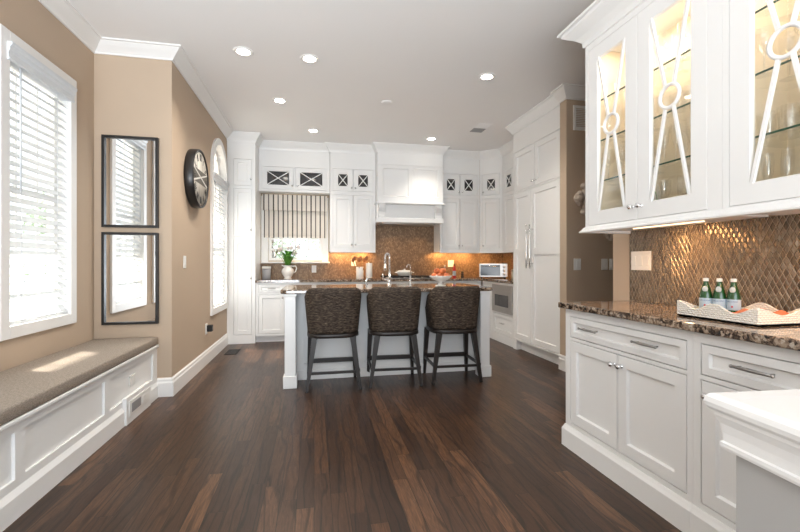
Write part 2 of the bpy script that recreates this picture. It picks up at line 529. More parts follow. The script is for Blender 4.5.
struct(B().sweep(base, [(-1.352, YB), (XL, YB), (XL, 6.33)], 1).done('baseboard_left', 'trim'), 'tall white baseboard along the left kitchen wall', 'baseboard')
struct(B().sweep(base, [(2.685, 4.108), (2.685, 3.99), (5.0, 3.99)], 1).done('baseboard_right', 'trim'), 'white baseboard at the wall end beside the pantry', 'baseboard')

# backsplashes
struct(B().box(XT - .010, YS, .926, XT, 2.42, 1.40).done('wall_backsplash_near', 'tile_near'), 'shiny diamond glass tile backsplash', 'backsplash')
b = B().box(-.838, YK - .010, .926, WK[0] - .09, YK, 1.20).box(WK[0] - .09, YK - .01, .926, WK[1] + .09, YK, 1.175)
b.box(WK[1] + .09, YK - .010, .926, .99, YK, 1.37).box(.99, YK - .010, .926, 2.07, YK, 1.9).box(2.07, YK - .010, .926, XR, YK, 1.37)
struct(b.done('wall_backsplash_back', 'tile_far'), 'brown mosaic backsplash behind the counter', 'backsplash')
struct(B().box(XR - .01, 5.24, .926, XR, YK - .01, 1.37).done('wall_backsplash_side', 'tile_side'), 'brown mosaic backsplash on the right return', 'backsplash')

# ------------------------------------------------------------------ windows
def casing_rect(b, x, out, y0, y1, z0, z1, w=.08):
    for (a, c, d, e) in ((y0 - w, z0 - w, y0, z1 + w), (y1, z0 - w, y1 + w, z1 + w), (y0, z1, y1, z1 + w), (y0, z0 - w, y1, z0)):
        b.box(x, a, c, x + out, d, e, .004)
def window_side(n, W, label):
    y0, y1, z0, z1 = W
    t = thing('window_%d' % n, label, 'window', (XW, (y0 + y1) / 2, z0)); t['kind'] = 'structure'
    def loc(b):
        bmesh.ops.translate(b.bm, verts=b.bm.verts, vec=(-XW, -(y0 + y1) / 2, -z0)); return b
    b = B(); casing_rect(b, XW, .022, y0, y1, z0, z1, .078)
    loc(b).done('casing', 'trim', t)
    b = B()
    fx = XW - .10
    for (a, c, d, e) in ((y0 + .003, z0, y0 + .04, z1), (y1 - .04, z0, y1 - .003, z1), (y0 + .04, z0 + .003, y1 - .04, z0 + .05), (y0 + .04, z1 - .05, y1 - .04, z1 - .003), (y0 + .04, (z0 + z1) / 2 - .02, y1 - .04, (z0 + z1) / 2 + .02)):
        b.box(fx, a, c, fx + .03, d, e)
    for i in (1, 2):
        yy = y0 + (y1 - y0) * i / 3; b.box(fx + .008, yy - .007, z0, fx + .022, yy + .007, z1)
    for i in (1, 2, 4, 5):
        zz = z0 + (z1 - z0) * i / 6; b.box(fx + .009, y0 + .03, zz - .007, fx + .021, y1 - .03, zz + .007)
    loc(b).done('sash', 'white', t)
    b = B()
    for a in ((y0 - .002, z0, y0 + .003, z1), (y1 - .003, z0, y1 + .002, z1), (y0, z0 - .002, y1, z0 + .0025), (y0, z1 - .003, y1, z1 + .002)):
        b.box(XW - T, a[0], a[1], XW + .001, a[2], a[3])
    loc(b).done('jamb', 'trim', t)
    loc(B().box(fx + .013, y0 + .02, z0 + .02, fx + .017, y1 - .02, z1 - .02)).done('pane', 'winglass', t)
window_side(1, W1, 'tall white framed window above the window bench')
window_side(2, W2, 'tall white framed window nearest the camera')

def blind(name, label, x, yc, w, z0, z1, vw=None, wand=True, pitch=.057, vh=.11):
    t = thing(name, label, 'window blind', (x, yc, z0))
    vw = vw or w
    H = z1 - z0
    b = B()
    prof = [(-.045, H - vh), (.030, H - vh), (.036, H - vh + .012), (.030, H - vh + .02), (.030, H - vh + .05), (.038, H - vh + .06), (.038, H - .03), (.050, H - .018), (.050, H), (-.045, H)]
    b.prism(prof, lambda u, v, k: (u, -vw / 2 + vw * k, v))
    b.done('valance', 'blind', t)
    b = B(); z = .05; th = math.radians(47); sw = .054
    while z < H - vh - .005:
        m = Matrix.Translation((-.022, 0, z)) @ Matrix.Rotation(th, 4, 'Y')
        b.box(-sw / 2, -w / 2, -.0015, sw / 2, w / 2, .0015, mtx=m); z += pitch
    b.done('slats', 'blind', t)
    B().box(-.045, -w / 2, .0, .001, w / 2, .022, .003).done('bottom_rail', 'blind', t)
    b = B()
    for s_ in (-.3, .3):
        for xx in (-.046, .002):
            b.tube([(xx, s_ * w, .01), (xx, s_ * w, H - vh + .01)], .0018, 5)
    b.done('ladder_cord', 'blind', t)
    if wand:
        B().tube([(.018, -w * .36, H - vh + .01), (.020, -w * .36, H * .48)], .005, 6).done('tilt_wand', 'blind', t)
    return t
blind('window_blind', 'white slatted blind in the tall window above the bench', XW + .0, (W1[0] + W1[1]) / 2, W1[1] - W1[0] - .012, W1[2] + .003, W1[3] + .0, .70)
blind('window_blind', 'white slatted blind in the tall window nearest the camera', XW + .0, (W2[0] + W2[1]) / 2, W2[1] - W2[0] - .012, W2[2] + .003, W2[3] + .0, .70)
blind('window_blind', 'white slatted blind hanging in the arched window', XL + .0, AC, 2 * AR - .012, AB + .003, 2.30, 2 * AR + .05, vh=.10)

t = thing('window_3', 'white arched window beside the round clock', 'window', (XL, AC, AB)); t['kind'] = 'structure'
def arch_path(r, n=24):
    return [(-r, 0)] + [(-r * math.cos(math.pi * i / n), ASP - AB + r * math.sin(math.pi * i / n)) for i in range(n + 1)] + [(r, 0)]
def arch_band(b, r0, r1, x0, x1, zb=0.0):
    o = arch_path(r1); i_ = arch_path(r0)
    o[0] = (-r1, zb); o[-1] = (r1, zb); i_[0] = (-r0, zb); i_[-1] = (r0, zb)
    for k in range(len(o) - 1):
        b.prism([o[k], o[k + 1], i_[k + 1], i_[k]], lambda u, v, e: (x0 + (x1 - x0) * e, u, v))
b = B(); arch_band(b, AR, AR + .083, 0, .024, -.083); b.box(0, -AR - .0, -.083, .024, AR + .0, 0)
b.done('casing', 'trim', t)
b = B(); arch_band(b, AR - .045, AR, -.10, -.07); b.box(-.10, -AR, 0, -.07, AR, .05); b.box(-.10, -AR, ASP - AB - .03, -.07, AR, ASP - AB + .03)
b.box(-.10, -AR, (ASP - AB) / 2 - .02, -.07, AR, (ASP - AB) / 2 + .02)
for a in (45, 90, 135):
    ar = math.radians(a); b.tube([(-.085, 0, ASP - AB), (-.085, AR * math.cos(ar), ASP - AB + AR * math.sin(ar))], .009, square=True)
for yy in (-.13, .13): b.box(-.092, yy - .007, 0, -.078, yy + .007, ASP - AB)
b.done('sash', 'white', t)
b = B(); arch_band(b, AR - .003, AR + .002, -T, .001); b.box(-T, -AR, -.002, .001, AR, .0025)
b.done('jamb', 'trim', t)
pts = [(-AR + .01, .01)] + [(p[0] * .97, p[1]) for p in arch_path(AR)[1:-1]] + [(AR - .01, .01)]
B().prism(pts, lambda u, v, e: (-.087 + .004 * e, u, v)).done('pane', 'winglass', t)

t = thing('window_4', 'kitchen window with small panes below the striped shade', 'window', ((WK[0] + WK[1]) / 2, YK, WK[2])); t['kind'] = 'structure'
wx = (WK[1] - WK[0]) / 2; wz = WK[3] - WK[2]
b = B()
b.box(-wx - .108, -.02, -.02, -wx, 0, wz + .0, .003).box(wx, -.02, -.02, wx + .105, 0, wz + .0, .003)
b.done('casing', 'trim', t)
B().box(-wx - .108, -.085, -.045, wx + .125, -.0, -.018, .006).done('sill', 'trim', t)
b = B()
for (a, c, d, e) in ((-wx + .001, 0.001, -wx + .045, wz), (wx - .045, 0.001, wx - .001, wz), (-wx + .045, 0.001, wx - .045, .045), (-wx + .045, wz - .05, wx - .045, wz - .001), (-wx + .045, wz * .52, wx - .045, wz * .52 + .04)):
    b.box(a, .04, c, d, .075, e)
for i in (1, 2, 3):
    xx = -wx + 2 * wx * i / 4; b.box(xx - .013, .046, .01, xx + .013, .070, wz - .01)
for zz in (.19, .36, .75): b.box(-wx + .02, .0475, zz - .012, wx - .02, .0685, zz + .012)
b.done('sash', 'white', t)
B().box(-wx + .02, .055, .02, wx - .02, .059, wz - .02).done('pane', 'winglass', t)

# roman shade
t = thing('roman_shade', 'cream roman shade with black and grey vertical stripes', 'window shade', (-.295, 6.90, 1.59))
b = B()
b.box(-.492, -.010, 0, .497, .0, .68); b.box(-.492, -.020, .05, .497, -.0101, .064)
b.done('lower_panel', 'stripes', t)
b = B().box(-.508, -.062, .435, .508, -.0205, .69, .004)
b.done('top_fold', 'stripes', t)

# ------------------------------------------------------------------ cabinet builder
def front_mesh(w, h, rail=.06, rec=.014, t=.022, glass=False, bead=.006):
    b = B(); bm = b.bm
    def ring(i, y):
        return [bm.verts.new(p) for p in ((i, y, i), (w - i, y, i), (w - i, y, h - i), (i, y, h - i))]
    R = [ring(0, t), ring(0, .0015), ring(.0015, 0), ring(rail, 0), ring(rail + bead, rec)]
    if glass: R += [ring(rail + bead, t)]
    for a, c in zip(R, R[1:]):
        for i in range(4):
            j = (i + 1) % 4; bm.faces.new([a[i], a[j], c[j], c[i]])
    if glass:
        a, c = R[-1], R[0]
        for i in range(4):
            j = (i + 1) % 4; bm.faces.new([a[i], a[j], c[j], c[i]])
    else:
        bm.faces.new(R[-1]); bm.faces.new(R[0])
    return b
KNOB = [None]
def knob(parent, x, z, crystal=True):
    m = Matrix.Translation((x, 0, z)) @ Matrix.Rotation(math.pi / 2, 4, 'X')
    b = B()
    b.lathe([(.010, 0), (.010, .003), (.005, .005), (.005, .012), (.009, .015)], mtx=m, seg=12)
    b.lathe([(.009, .015), (.0145, .020), (.0155, .026), (.011, .033), (.001, .036)], mtx=m, seg=12, mi=1)
    return b.done('knob', ['chrome', 'nickel' if not crystal else 'chrome'], parent)
def pull(parent, x, z, L=.12, vertical=False, mat='nickel', r=.006, out=.028):
    b = B()
    def P(a, y): return (x, y, z + a) if vertical else (x + a, y, z)
    b.tube([P(-L / 2, -out), P(-L * .25, -out), P(0, -out), P(L * .25, -out), P(L / 2, -out)], [r * .9, r * 1.1, r * 1.3, r * 1.1, r * .9], 10)
    for s_ in (-1, 1):
        b.tube([P(s_ * L * .40, 0), P(s_ * L * .40, -out)], r * .7, 8)
        b.ball(P(s_ * L / 2, -out), r * 1.25, 10, 6)
    return b.done('handle', mat, parent)
def frame_cells(b, w, z0, z1, holes, y0=0.0, y1=.02):
    xs = sorted({0, w, *[h[0] for h in holes], *[h[1] for h in holes]}); zs = sorted({z0, z1, *[h[2] for h in holes], *[h[3] for h in holes]})
    for a, c in zip(xs, xs[1:]):
        run = None
        for d, e in zip(zs, zs[1:]):
            if any(h[0] <= a + 1e-6 and h[1] >= c - 1e-6 and h[2] <= d + 1e-6 and h[3] >= e - 1e-6 for h in holes):
                if run: b.box(a, y0, run[0], c, y1, run[1]); run = None
            else: run = (run[0], e) if run else (d, e)
        if run: b.box(a, y0, run[0], c, y1, run[1])
def cabinet(name, label, loc, rotz, w, d, z0, z1, fronts, group=None, toe=None, rail=.055, cat='cabinet', hole=None):
    t = thing(name, label, cat, loc, rotz, group)
    b = B()
    frame_cells(b, w, z0, z1, [f[1:5] for f in fronts] + ([hole] if hole else []))
    b.box(0, .021, z0, w, d, z1)
    if toe is not None: b.box(0, toe, 0, w, d, z0)
    b.done('body', 'white', t)
    if abs(z0 - 1.37) < 1e-6: B().box(0, -.014, 1.348, w, .02, 1.3695, .004).done('light_rail', 'white', t)
    g = .0055 if loc[1] > 4 else .0046
    for f in fronts:
        kind, x0, x1, a0, a1 = f[:5]; opt = f[5] if len(f) > 5 else {}
        W_, H_ = x1 - x0 - 2 * g, a1 - a0 - 2 * g
        rl = opt.get('rail', rail)
        if kind == 'drawer': rl = min(rl, H_ * .27)
        nm = {'door': 'door', 'drawer': 'drawer', 'xglass': 'glass_door'}[kind]
        o = front_mesh(W_, H_, rl, glass=(kind == 'xglass')).done(nm, 'white', t)
        o.location = (x0 + g, 0, a0 + g)
        if kind == 'xglass':
            B().box(rl, .012, rl, W_ - rl, .015, H_ - rl).done('pane', 'darkglass', o)
            bb = B(); i0 = rl + .004
            bb.tube([(i0, .008, i0), (W_ - i0, .008, H_ - i0)], .008, square=True)
            bb.tube([(i0, .0075, H_ - i0), (W_ - i0, .0075, i0)], .008, square=True)
            bb.done('cross_muntin', 'white', o)
        if 'mid' in opt:
            zz = opt['mid'] - a0; B().box(rl, -.0, zz - .04, W_ - rl, .012, zz + .04).done('mid_rail', 'white', o)
        for k in opt.get('knobs', []): knob(o, k[0] - x0, k[1] - a0)
        for k in opt.get('pulls', []): pull(o, k[0] - x0, k[1] - a0, *k[2:])
    return t

# tall left cabinet
cabinet('tall_cabinet', 'tall narrow white cabinet against the arched window wall', (XL + .001, 6.33, 0), 0, .39, .64, .10, CZ - .002,
        [('door', .09, .345, 2.31, 2.70, {'knobs': [(.325, 2.40)]}), ('door', .09, .345, 1.56, 2.27, {'knobs': [(.325, 1.66)]}),
         ('door', .09, .345, .13, 1.52, {'knobs': [(.325, .95)]})], toe=.0, rail=.05)
# window valance cabinet
cabinet('wall_cabinet', 'shallow white cabinet with two wide crossed glass doors over the shade', (-.843, 6.68, 0), 0, 1.090, .20, 2.30, CZ - .002,
        [('xglass', .055, .53, 2.335, 2.69, {'rail': .063, 'knobs': [(.50, 2.39)]}), ('xglass', .555, 1.045, 2.335, 2.69, {'rail': .063, 'knobs': [(.585, 2.39)]})])
cabinet('wall_cabinet', 'double door white wall cabinet left of the range hood', (.252, 6.62, 0), 0, .728, .355, 1.37, CZ - .002,
        [('door', .04, .363, 1.42, 2.27, {'knobs': [(.335, 1.47)]}), ('door', .365, .69, 1.42, 2.27, {'knobs': [(.395, 1.47)]}),
         ('xglass', .04, .363, 2.33, 2.69, {'rail': .075, 'knobs': [(.335, 2.38)]}), ('xglass', .365, .69, 2.33, 2.69, {'rail': .075, 'knobs': [(.395, 2.38)]})])
cabinet('wall_cabinet', 'double door white wall cabinet right of the range hood', (2.077, 6.62, 0), 0, .711, .355, 1.37, CZ - .002,
        [('door', .04, .353, 1.42, 2.27, {'knobs': [(.325, 1.47)]}), ('door', .355, .675, 1.42, 2.27, {'knobs': [(.383, 1.47)]}),
         ('xglass', .04, .353, 2.33, 2.69, {'rail': .075, 'knobs': [(.325, 2.38)]}), ('xglass', .355, .675, 2.33, 2.69, {'rail': .075, 'knobs': [(.383, 2.38)]})])
cabinet('wall_cabinet', 'angled corner white wall cabinet with one crossed glass door', (2.791, 6.619, 0), -math.pi / 4, .394, .26, 1.37, CZ - .002,
        [('door', .04, .355, 1.42, 2.27, {'knobs': [(.065, 1.47)]}), ('xglass', .04, .355, 2.33, 2.69, {'rail': .078, 'knobs': [(.065, 2.38)]})])
cabinet('wall_cabinet', 'white wall cabinet between the angled corner and the pantry', (3.071, 6.338, 0), -math.pi / 2, 1.10, .328, 1.37, CZ - .002,
        [('door', .05, .40, 1.42, 2.27), ('door', .402, .75, 1.42, 2.27), ('xglass', .05, .40, 2.33, 2.69, {'rail': .075}), ('xglass', .402, .75, 2.33, 2.69, {'rail': .075})])
# light rail trim under uppers is part of wall cabinets: cornice
# pantry
t = cabinet('pantry_cabinet', 'tall white panelled pantry with long chrome handles', (2.70, 5.232, 0), -math.pi / 2, 1.12, .698, .13, CZ - .002,
        [('door', .025, .555, 2.15, 2.69, {'knobs': [(.52, 2.21)]}), ('door', .557, 1.10, 2.15, 2.69, {'knobs': [(.59, 2.21)]}),
         ('door', .025, .470, .15, 2.13, {'mid': 1.32, 'pulls': [(.43, 1.385, .54, True, 'chrome', .009, .045)]}),
         ('door', .472, 1.10, .15, 2.13, {'mid': 1.32, 'pulls': [(.515, 1.385, .54, True, 'chrome', .009, .045)]})], toe=.075, rail=.07)
B().box(.0, .0, .0, .09, .07, .13).done('plinth_foot', 'white', t)

# base cabinets along the back
BX = [(-.843, .45), (-.392, .61), (.219, .66), (.880, .46), (1.341, .46), (1.802, .46), (2.263, .44)]
BL = ['leftmost white base cabinet beside the tall cabinet', 'white base cabinet below the small paned window', 'white base cabinet behind the left bar stool and island',
      'white base cabinet under the left half of the cooktop', 'white base cabinet under the right half of the cooktop', 'white base cabinet below the crimson bottle',
      'white base cabinet below the toaster oven']
for (x0, w), lab in zip(BX, BL):
    cabinet('base_cabinet', lab, (x0, 6.35, 0), 0, w - .001, .62, .10, .888,
            [('drawer', .04, w - .04, .735, .865, {'pulls': [(w / 2, .80, .10)]}), ('door', .04, w - .04, .13, .715, {'knobs': [(w - .07, .66)]})], toe=.07, rail=.05,
            group='base cabinets under the back counter')
# right return: microwave unit
t = cabinet('base_cabinet', 'white base cabinet holding the microwave drawer beside the pantry', (2.72, 6.345, 0), -math.pi / 2, 1.108, .67, .10, .888,
        [('drawer', .43, 1.07, .13, .425, {'pulls': [(.75, .285, .11)]}), ('door', .05, .40, .13, .86)], toe=.0, rail=.05)
t = thing('microwave_drawer', 'stainless steel microwave drawer built in beside the pantry', 'microwave', (2.72, 5.60, .45), -math.pi / 2)
B().box(-.325, -.022, 0, .325, .0, .405, .003).done('front_panel', 'steel', t)
B().box(-.22, -.026, .09, .22, -.0225, .26, .002).done('door_window', 'darkglass', t)
B().box(-.325, -.030, .315, .325, -.0225, .322).done('handle_lip', 'steel', t)
# counter of the kitchen (L shape)
b = B()
b.prism([(-.845, 6.315), (2.685, 6.315), (2.685, 5.236), (XR - .002, 5.236), (XR - .002, YK - .011), (-.845, YK - .011)], lambda u, v, k: (u, v, .889 + .037 * k))
tag(b.done('countertop', 'granite'), 'polished brown granite counter running below the window and hood', 'countertop')

# range hood
t = thing('range_hood', 'large white panelled mantel style range hood', 'range hood', (.987, 6.44, 0))
W_ = 1.086
b = B(); b.box(0, .02, 2.14, W_, .53, CZ - .003)
frame_cells(b, W_, 2.14, CZ - .003, [(.08, .51, 2.24, 2.70), (.57, 1.006, 2.24, 2.70)])
b.box(-.012, -.012, 2.745, W_ + .012, .02, 2.768, .004)
b.done('body', 'white', t)
for x0 in (.08, .57):
    front_mesh(.43 if x0 < .1 else .436, .46, .004, .016, .0195, bead=.014).done('panel', 'white', t).location = (x0, 0, 2.24)
B().box(-.03, -.045, 2.125, W_ + .03, .52, 2.150, .006).done('mantel_shelf', 'white', t)
b = B().box(.0, .09, 1.90, W_, .52, 2.125).box(-.012, .0, 1.83, W_ + .012, .52, 1.905, .005)
b.done('apron', 'white', t)
for x0 in (.025, W_ - .125):
    pr = [(.09, 1.905), (.03, 1.905), (.02, 1.95), (.03, 2.0), (.0, 2.03), (-.02, 2.06), (-.02, 2.08), (-.03, 2.085), (-.03, 2.125), (.09, 2.125)]
    B().prism(pr, lambda u, v, k: (x0 + .10 * k, u, v)).done('corbel', 'white', t)
B().box(.10, .10, 1.815, W_ - .10, .48, 1.829).done('filter', 'steel', t)

# ------------------------------------------------------------------ island
t = thing('kitchen_island', 'white panelled kitchen island with square corner posts', 'island', (-.27, 3.985, 0))
IW = 2.06
b = B().box(.0, .30, .0, IW, .87, .889)
b.done('body', 'white', t)
b = B(); pw = (IW - .24) / 3
frame_cells(b, IW, .0, .889, [(.12 + i * pw + .05, .12 + (i + 1) * pw - .05, .16, .80) for i in range(3)], .272, .292)
b.box(.10, .258, 0, IW - .10, .272, .10, .003)
b.done('back_panel', 'white', t)
for x0 in (0, IW - .10):
    o = B().box(x0, 0, 0, x0 + .10, .10, .889, .002).box(x0 - .014, -.014, 0, x0 + .114, .114, .115, .004).box(x0 - .01, -.01, .865, x0 + .11, .11, .889, .003)
    o.done('post', 'white', t)
for x0 in (.012, IW - .032):
    B().box(x0, .10, 0, x0 + .02, .272, .889).box(x0 - .008, .114, 0, x0 + .028, .258, .10).done('side_panel', 'white', t)
b = B()
x0, x1, y0, y1, c = -.31, 1.835, 3.958, 4.90, .05
b.prism([(x0 + c, y0), (x1 - c, y0), (x1, y0 + c), (x1, y1 - c), (x1 - c, y1), (x0 + c, y1), (x0, y1 - c), (x0, y0 + c)], lambda u, v, k: (u, v, .8895 + .037 * k))
o = b.done('countertop', 'granite')
tag(o, 'polished brown granite top of the kitchen island', 'countertop')
md = o.modifiers.new('bevel', 'BEVEL'); md.width = .008; md.segments = 3; md.limit_method = 'ANGLE'

# ------------------------------------------------------------------ stools
def superell(a, rx, ry, e=3.3):
    c, s_ = math.cos(a), math.sin(a)
    return (rx * math.copysign(abs(c) ** (2 / e), c), ry * math.copysign(abs(s_) ** (2 / e), s_))
def make_stool(label):
    t = thing('bar_stool', label, 'bar stool', (0, 0, 0), 0, 'bar stools along the island')
    b = B(); bm = b.bm; n = 60; rings = []
    for i in range(n + 1):
        a = math.radians(-90 - 118 + 236 * i / n)
        def ss(v, a0, a1):
            v = min(1, max(0, (v - a0) / (a1 - a0))); return v * v * (3 - 2 * v)
        yy = superell(a, .26, .255)[1]
        top = .945 - .075 * ss(yy, -.22, -.09) - .15 * ss(yy, -.09, .10)
        zs = [.53, .56, .66, .76, .86, .93]
        sec = []
        for z in zs:
            zz = .53 + (z - .53) * (top - .53) / (.93 - .53) * .985
            k = (zz - .53) / .4
            x, y = superell(a, .240 + .036 * k, .225 + .035 * k); sec.append((x, y, zz))
        k = (top - .53) / .4
        for dr, dz in ((-.012, .006), (-.028, .008), (-.044, .001)):
            x, y = superell(a, .240 + .036 * k + dr, .225 + .035 * k + dr); sec.append((x, y, top + dz))
        for z in reversed(zs[:-1]):
            zz = .53 + (z - .53) * (top - .53) / .4 * .985; k = (zz - .53) / .4
            x, y = superell(a, .240 + .036 * k - .052, .225 + .035 * k - .052); sec.append((x, y, zz))
        rings.append([bm.verts.new(p) for p in sec])
    for a_, c_ in zip(rings, rings[1:]):
        m = len(a_)
        for i in range(m):
            f = bm.faces.new([a_[i], c_[i], c_[(i + 1) % m], a_[(i + 1) % m]]); f.smooth = True
    bm.faces.new(rings[0]); bm.faces.new(list(reversed(rings[-1])))
    b.done('backrest', 'weave', t)
    def slab(z0, z1, rx, ry, r=.012):
        b = B(); bm = b.bm; R = []
        for (z, d) in ((z0, r), (z0 + r * .5, 0), (z1 - r, 0), (z1 - r * .3, r * .5), (z1, r * 1.6)):
            R.append([bm.verts.new((*superell(2 * math.pi * i / 48, rx - d, ry - d), z)) for i in range(48)])
        for a_, c_ in zip(R, R[1:]):
            for i in range(48):
                f = bm.faces.new([a_[i], a_[(i + 1) % 48], c_[(i + 1) % 48], c_[i]]); f.smooth = True
        bm.faces.new(R[-1]); bm.faces.new(list(reversed(R[0])))
        return b
    slab(.486, .529, .244, .232).done('seat_frame', 'espresso', t)
    slab(.530, .645, .186, .173, .02).done('seat', 'leather', t)
    for sx in (-1, 1):
        B().tube([(sx * .175, -.175, .492), (sx * .245, -.205, 0)], [.036, .019], square=True).done('leg', 'espresso', t)
        B().tube([(sx * .215, .175, .495), (sx * .235, .215, 0)], [.034, .020], square=True).done('leg', 'espresso', t)
        B().box(sx * .232 - .010, -.21, .165, sx * .232 + .010, .20, .190).done('stretcher', 'espresso', t)
    B().box(-.225, -.207, .155, .225, -.187, .178).done('stretcher', 'espresso', t)
    B().box(-.228, .192, .170, .228, .214, .212).done('footrest', 'espresso', t)
    return t
st = make_stool('leftmost of the three brown woven barrel back stools')
st.location = (.180, 4.035, 0)
dup(st, 'middle of the three brown woven barrel back stools', (.775, 4.035, 0), math.radians(-3))
dup(st, 'rightmost of the three brown woven barrel back stools', (1.385, 4.03, 0), math.radians(-2))

# ------------------------------------------------------------------ window bench
BF = -1.355
t = thing('window_bench', 'long white panelled window bench below the tall windows', 'bench', (BF, YB, 0), -0)
b = B()
b.box(XW - BF + .001, YS - YB + .2, 0, -.014, -.001, .44)
pan = [(-.091 - .762, -.091), (-.091 - .762 * 2 - .07, -.091 - .762 - .07), (-.091 - .762 * 3 - .14, -.091 - .762 * 2 - .14), (-.091 - .762 * 4 - .21, -.091 - .762 * 3 - .21)]
ys = sorted([YS - YB + .2, 0] + [v for p in pan for v in p])
for a, c in zip(ys, ys[1:]):
    if any(p[0] <= a + 1e-5 and p[1] >= c - 1e-5 for p in pan):
        b.box(-.014, a, 0, 0, c, .175); b.box(-.014, a, .395, 0, c, .44)
    else: b.box(-.014, a, 0, 0, c, .44)
b.done('body', 'white', t)
B().sweep([(0, 0), (.016, 0), (.016, .105), (.008, .12), (0, .135)], [(0, YS - YB + .2), (0, -.45 - .22), ], 1).done('plinth', 'white', t)
B().sweep([(0, 0), (.016, 0), (.016, .105), (.008, .12), (0, .135)], [(0, -.22), (0, -.001)], 1).done('plinth', 'white', t)
B().box(XW - BF + .001, YS - YB + .2, .4405, .018, -.001, .462, .005).done('seat_board', 'white', t)
b = B().box(0, -.672, .0, .028, -.218, .20, .003)
b.done('vent_box', 'white', t)
b = B().box(.0281, -.63, .05, .034, -.26, .165, .002)
o = b.done('vent_cover', 'plastic', t)
b = B().box(.0341, -.60, .075, .036, -.44, .14)
b.done('vent_slot', 'grey', o)
b = B().box(0.0341, -.41, .08, .037, -.29, .135, .002); b.done('vent_flap', 'plastic', o)

b = B(); b.box(XW + .004, YS + .3, .463, BF + .014, YB - .004, .531, .012)
o = b.done('bench_cushion', 'linen'); tag(o, 'long grey brown linen cushion on the window bench', 'cushion')
for f in o.data.polygons: f.use_smooth = True
# outlet on bench
def plate(name, label, loc, rotz, w=.075, h=.12, n=1, kind='switch', mat='plastic', group=None):
    t = thing(name, label, 'light switch' if kind == 'switch' else 'outlet', loc, rotz, group)
    B().box(-w / 2, -.007, -h / 2, w / 2, 0, h / 2, .002).done('cover_plate', mat, t)
    for i in range(n):
        cx = -w / 2 + w * (i + .5) / n
        if kind == 'switch':
            B().box(cx - .016, -.011, -.033, cx + .016, -.0071, .033, .0015).done('rocker', mat, t)
        else:
            for s_ in (-.02, .02):
                o = B().box(cx - .014, -.009, s_ - .013, cx + .014, -.0071, s_ + .013, .002).done('socket', mat, t)
    return t
plate('wall_outlet', 'white outlet plate on the bench front panel above the vent', (BF - .0135, 3.50, .285), math.pi / 2, .10, .075, 1, 'outlet')
plate('light_switch', 'white switch on the beige wall below the round clock', (XL, 4.34, 1.19), math.pi / 2)
t = plate('wall_outlet', 'low white outlet on the beige wall near the kitchen corner', (XL, 5.16, .41), math.pi / 2, .08, .125, 1, 'outlet')
t = thing('plug_adapter', 'black adapter plugged into the low wall outlet', 'adapter', (XL + .0095, 5.18, .375), math.pi / 2)
B().box(-.03, -.055, .0, .045, 0, .075, .006).done('housing', 'blackmat', t)
B().box(-.018, -.058, .02, .03, -.0551, .055, .002).done('face', 'black', t)
plate('light_switch', 'leftmost white switch on the shaded brown wall', (2.815, 3.99, 1.165), 0, .085, .125)
plate('light_switch', 'white switch right of centre on the shaded brown wall', (3.155, 3.99, 1.165), 0, .078, .125)
plate('light_switch', 'white switch nearest the tiled wall end', (3.255, 3.99, 1.165), 0, .078, .125)
plate('light_switch', 'wide white switch plate on the diamond tile backsplash', (XT - .0105, 2.315, 1.195), -math.pi / 2, .165, .125, 3)
plate('wall_outlet', 'white outlet in the backsplash right of the flower pitcher', (.0, YK - .0105, 1.08), 0, .075, .12, 1, 'outlet')
plate('wall_outlet', 'white outlet in the backsplash above the utensil crock', (.66, YK - .0105, 1.19), 0, .085, .12, 1, 'outlet')
plate('wall_outlet', 'white outlet in the backsplash right of the fruit bowl', (2.385, YK - .0105, 1.17), 0, .11, .12, 1, 'outlet')

# ------------------------------------------------------------------ mirrors and clock
def wall_mirror(label, z0, z1):
    t = thing('wall_mirror', label, 'mirror', (-1.557, YB, z0), 0, 'mirrors stacked on the bay wall')
    w = .44; H = z1 - z0; f = .022
    b = B()
    for a in ((-w / 2, 0, -w / 2 + f, H), (w / 2 - f, 0, w / 2, H), (-w / 2 + f, 0, w / 2 - f, f), (-w / 2 + f, H - f, w / 2 - f, H)):
        b.box(a[0], -.035, a[1], a[2], 0, a[3], .002)
    b.done('frame', 'black', t)
    B().box(-w / 2 + f, -.014, f, w / 2 - f, -.004, H - f).done('mirror_glass', 'mirror', t)
wall_mirror('black framed mirror, upper of the two stacked', 1.487, 2.278)
wall_mirror('black framed mirror, lower of the two stacked', .648, 1.445)

t = thing('wall_clock', 'large round wall clock with deep black rim', 'clock', (XL, 4.61, 2.055))
m = Matrix.Rotation(math.pi / 2, 4, 'Y')
b = B(); b.cap = False
b.lathe([(.27, 0.001), (.298, 0.001), (.302, .02), (.302, .082), (.296, .090), (.288, .086), (.289, .080), (.27, .079)], mtx=m, seg=64).done('rim', 'black', t)
d = B().lathe([(.2885, .060), (.2885, .0778), (0, .0783)], mtx=m, seg=64).done('dial', 'dial', t)
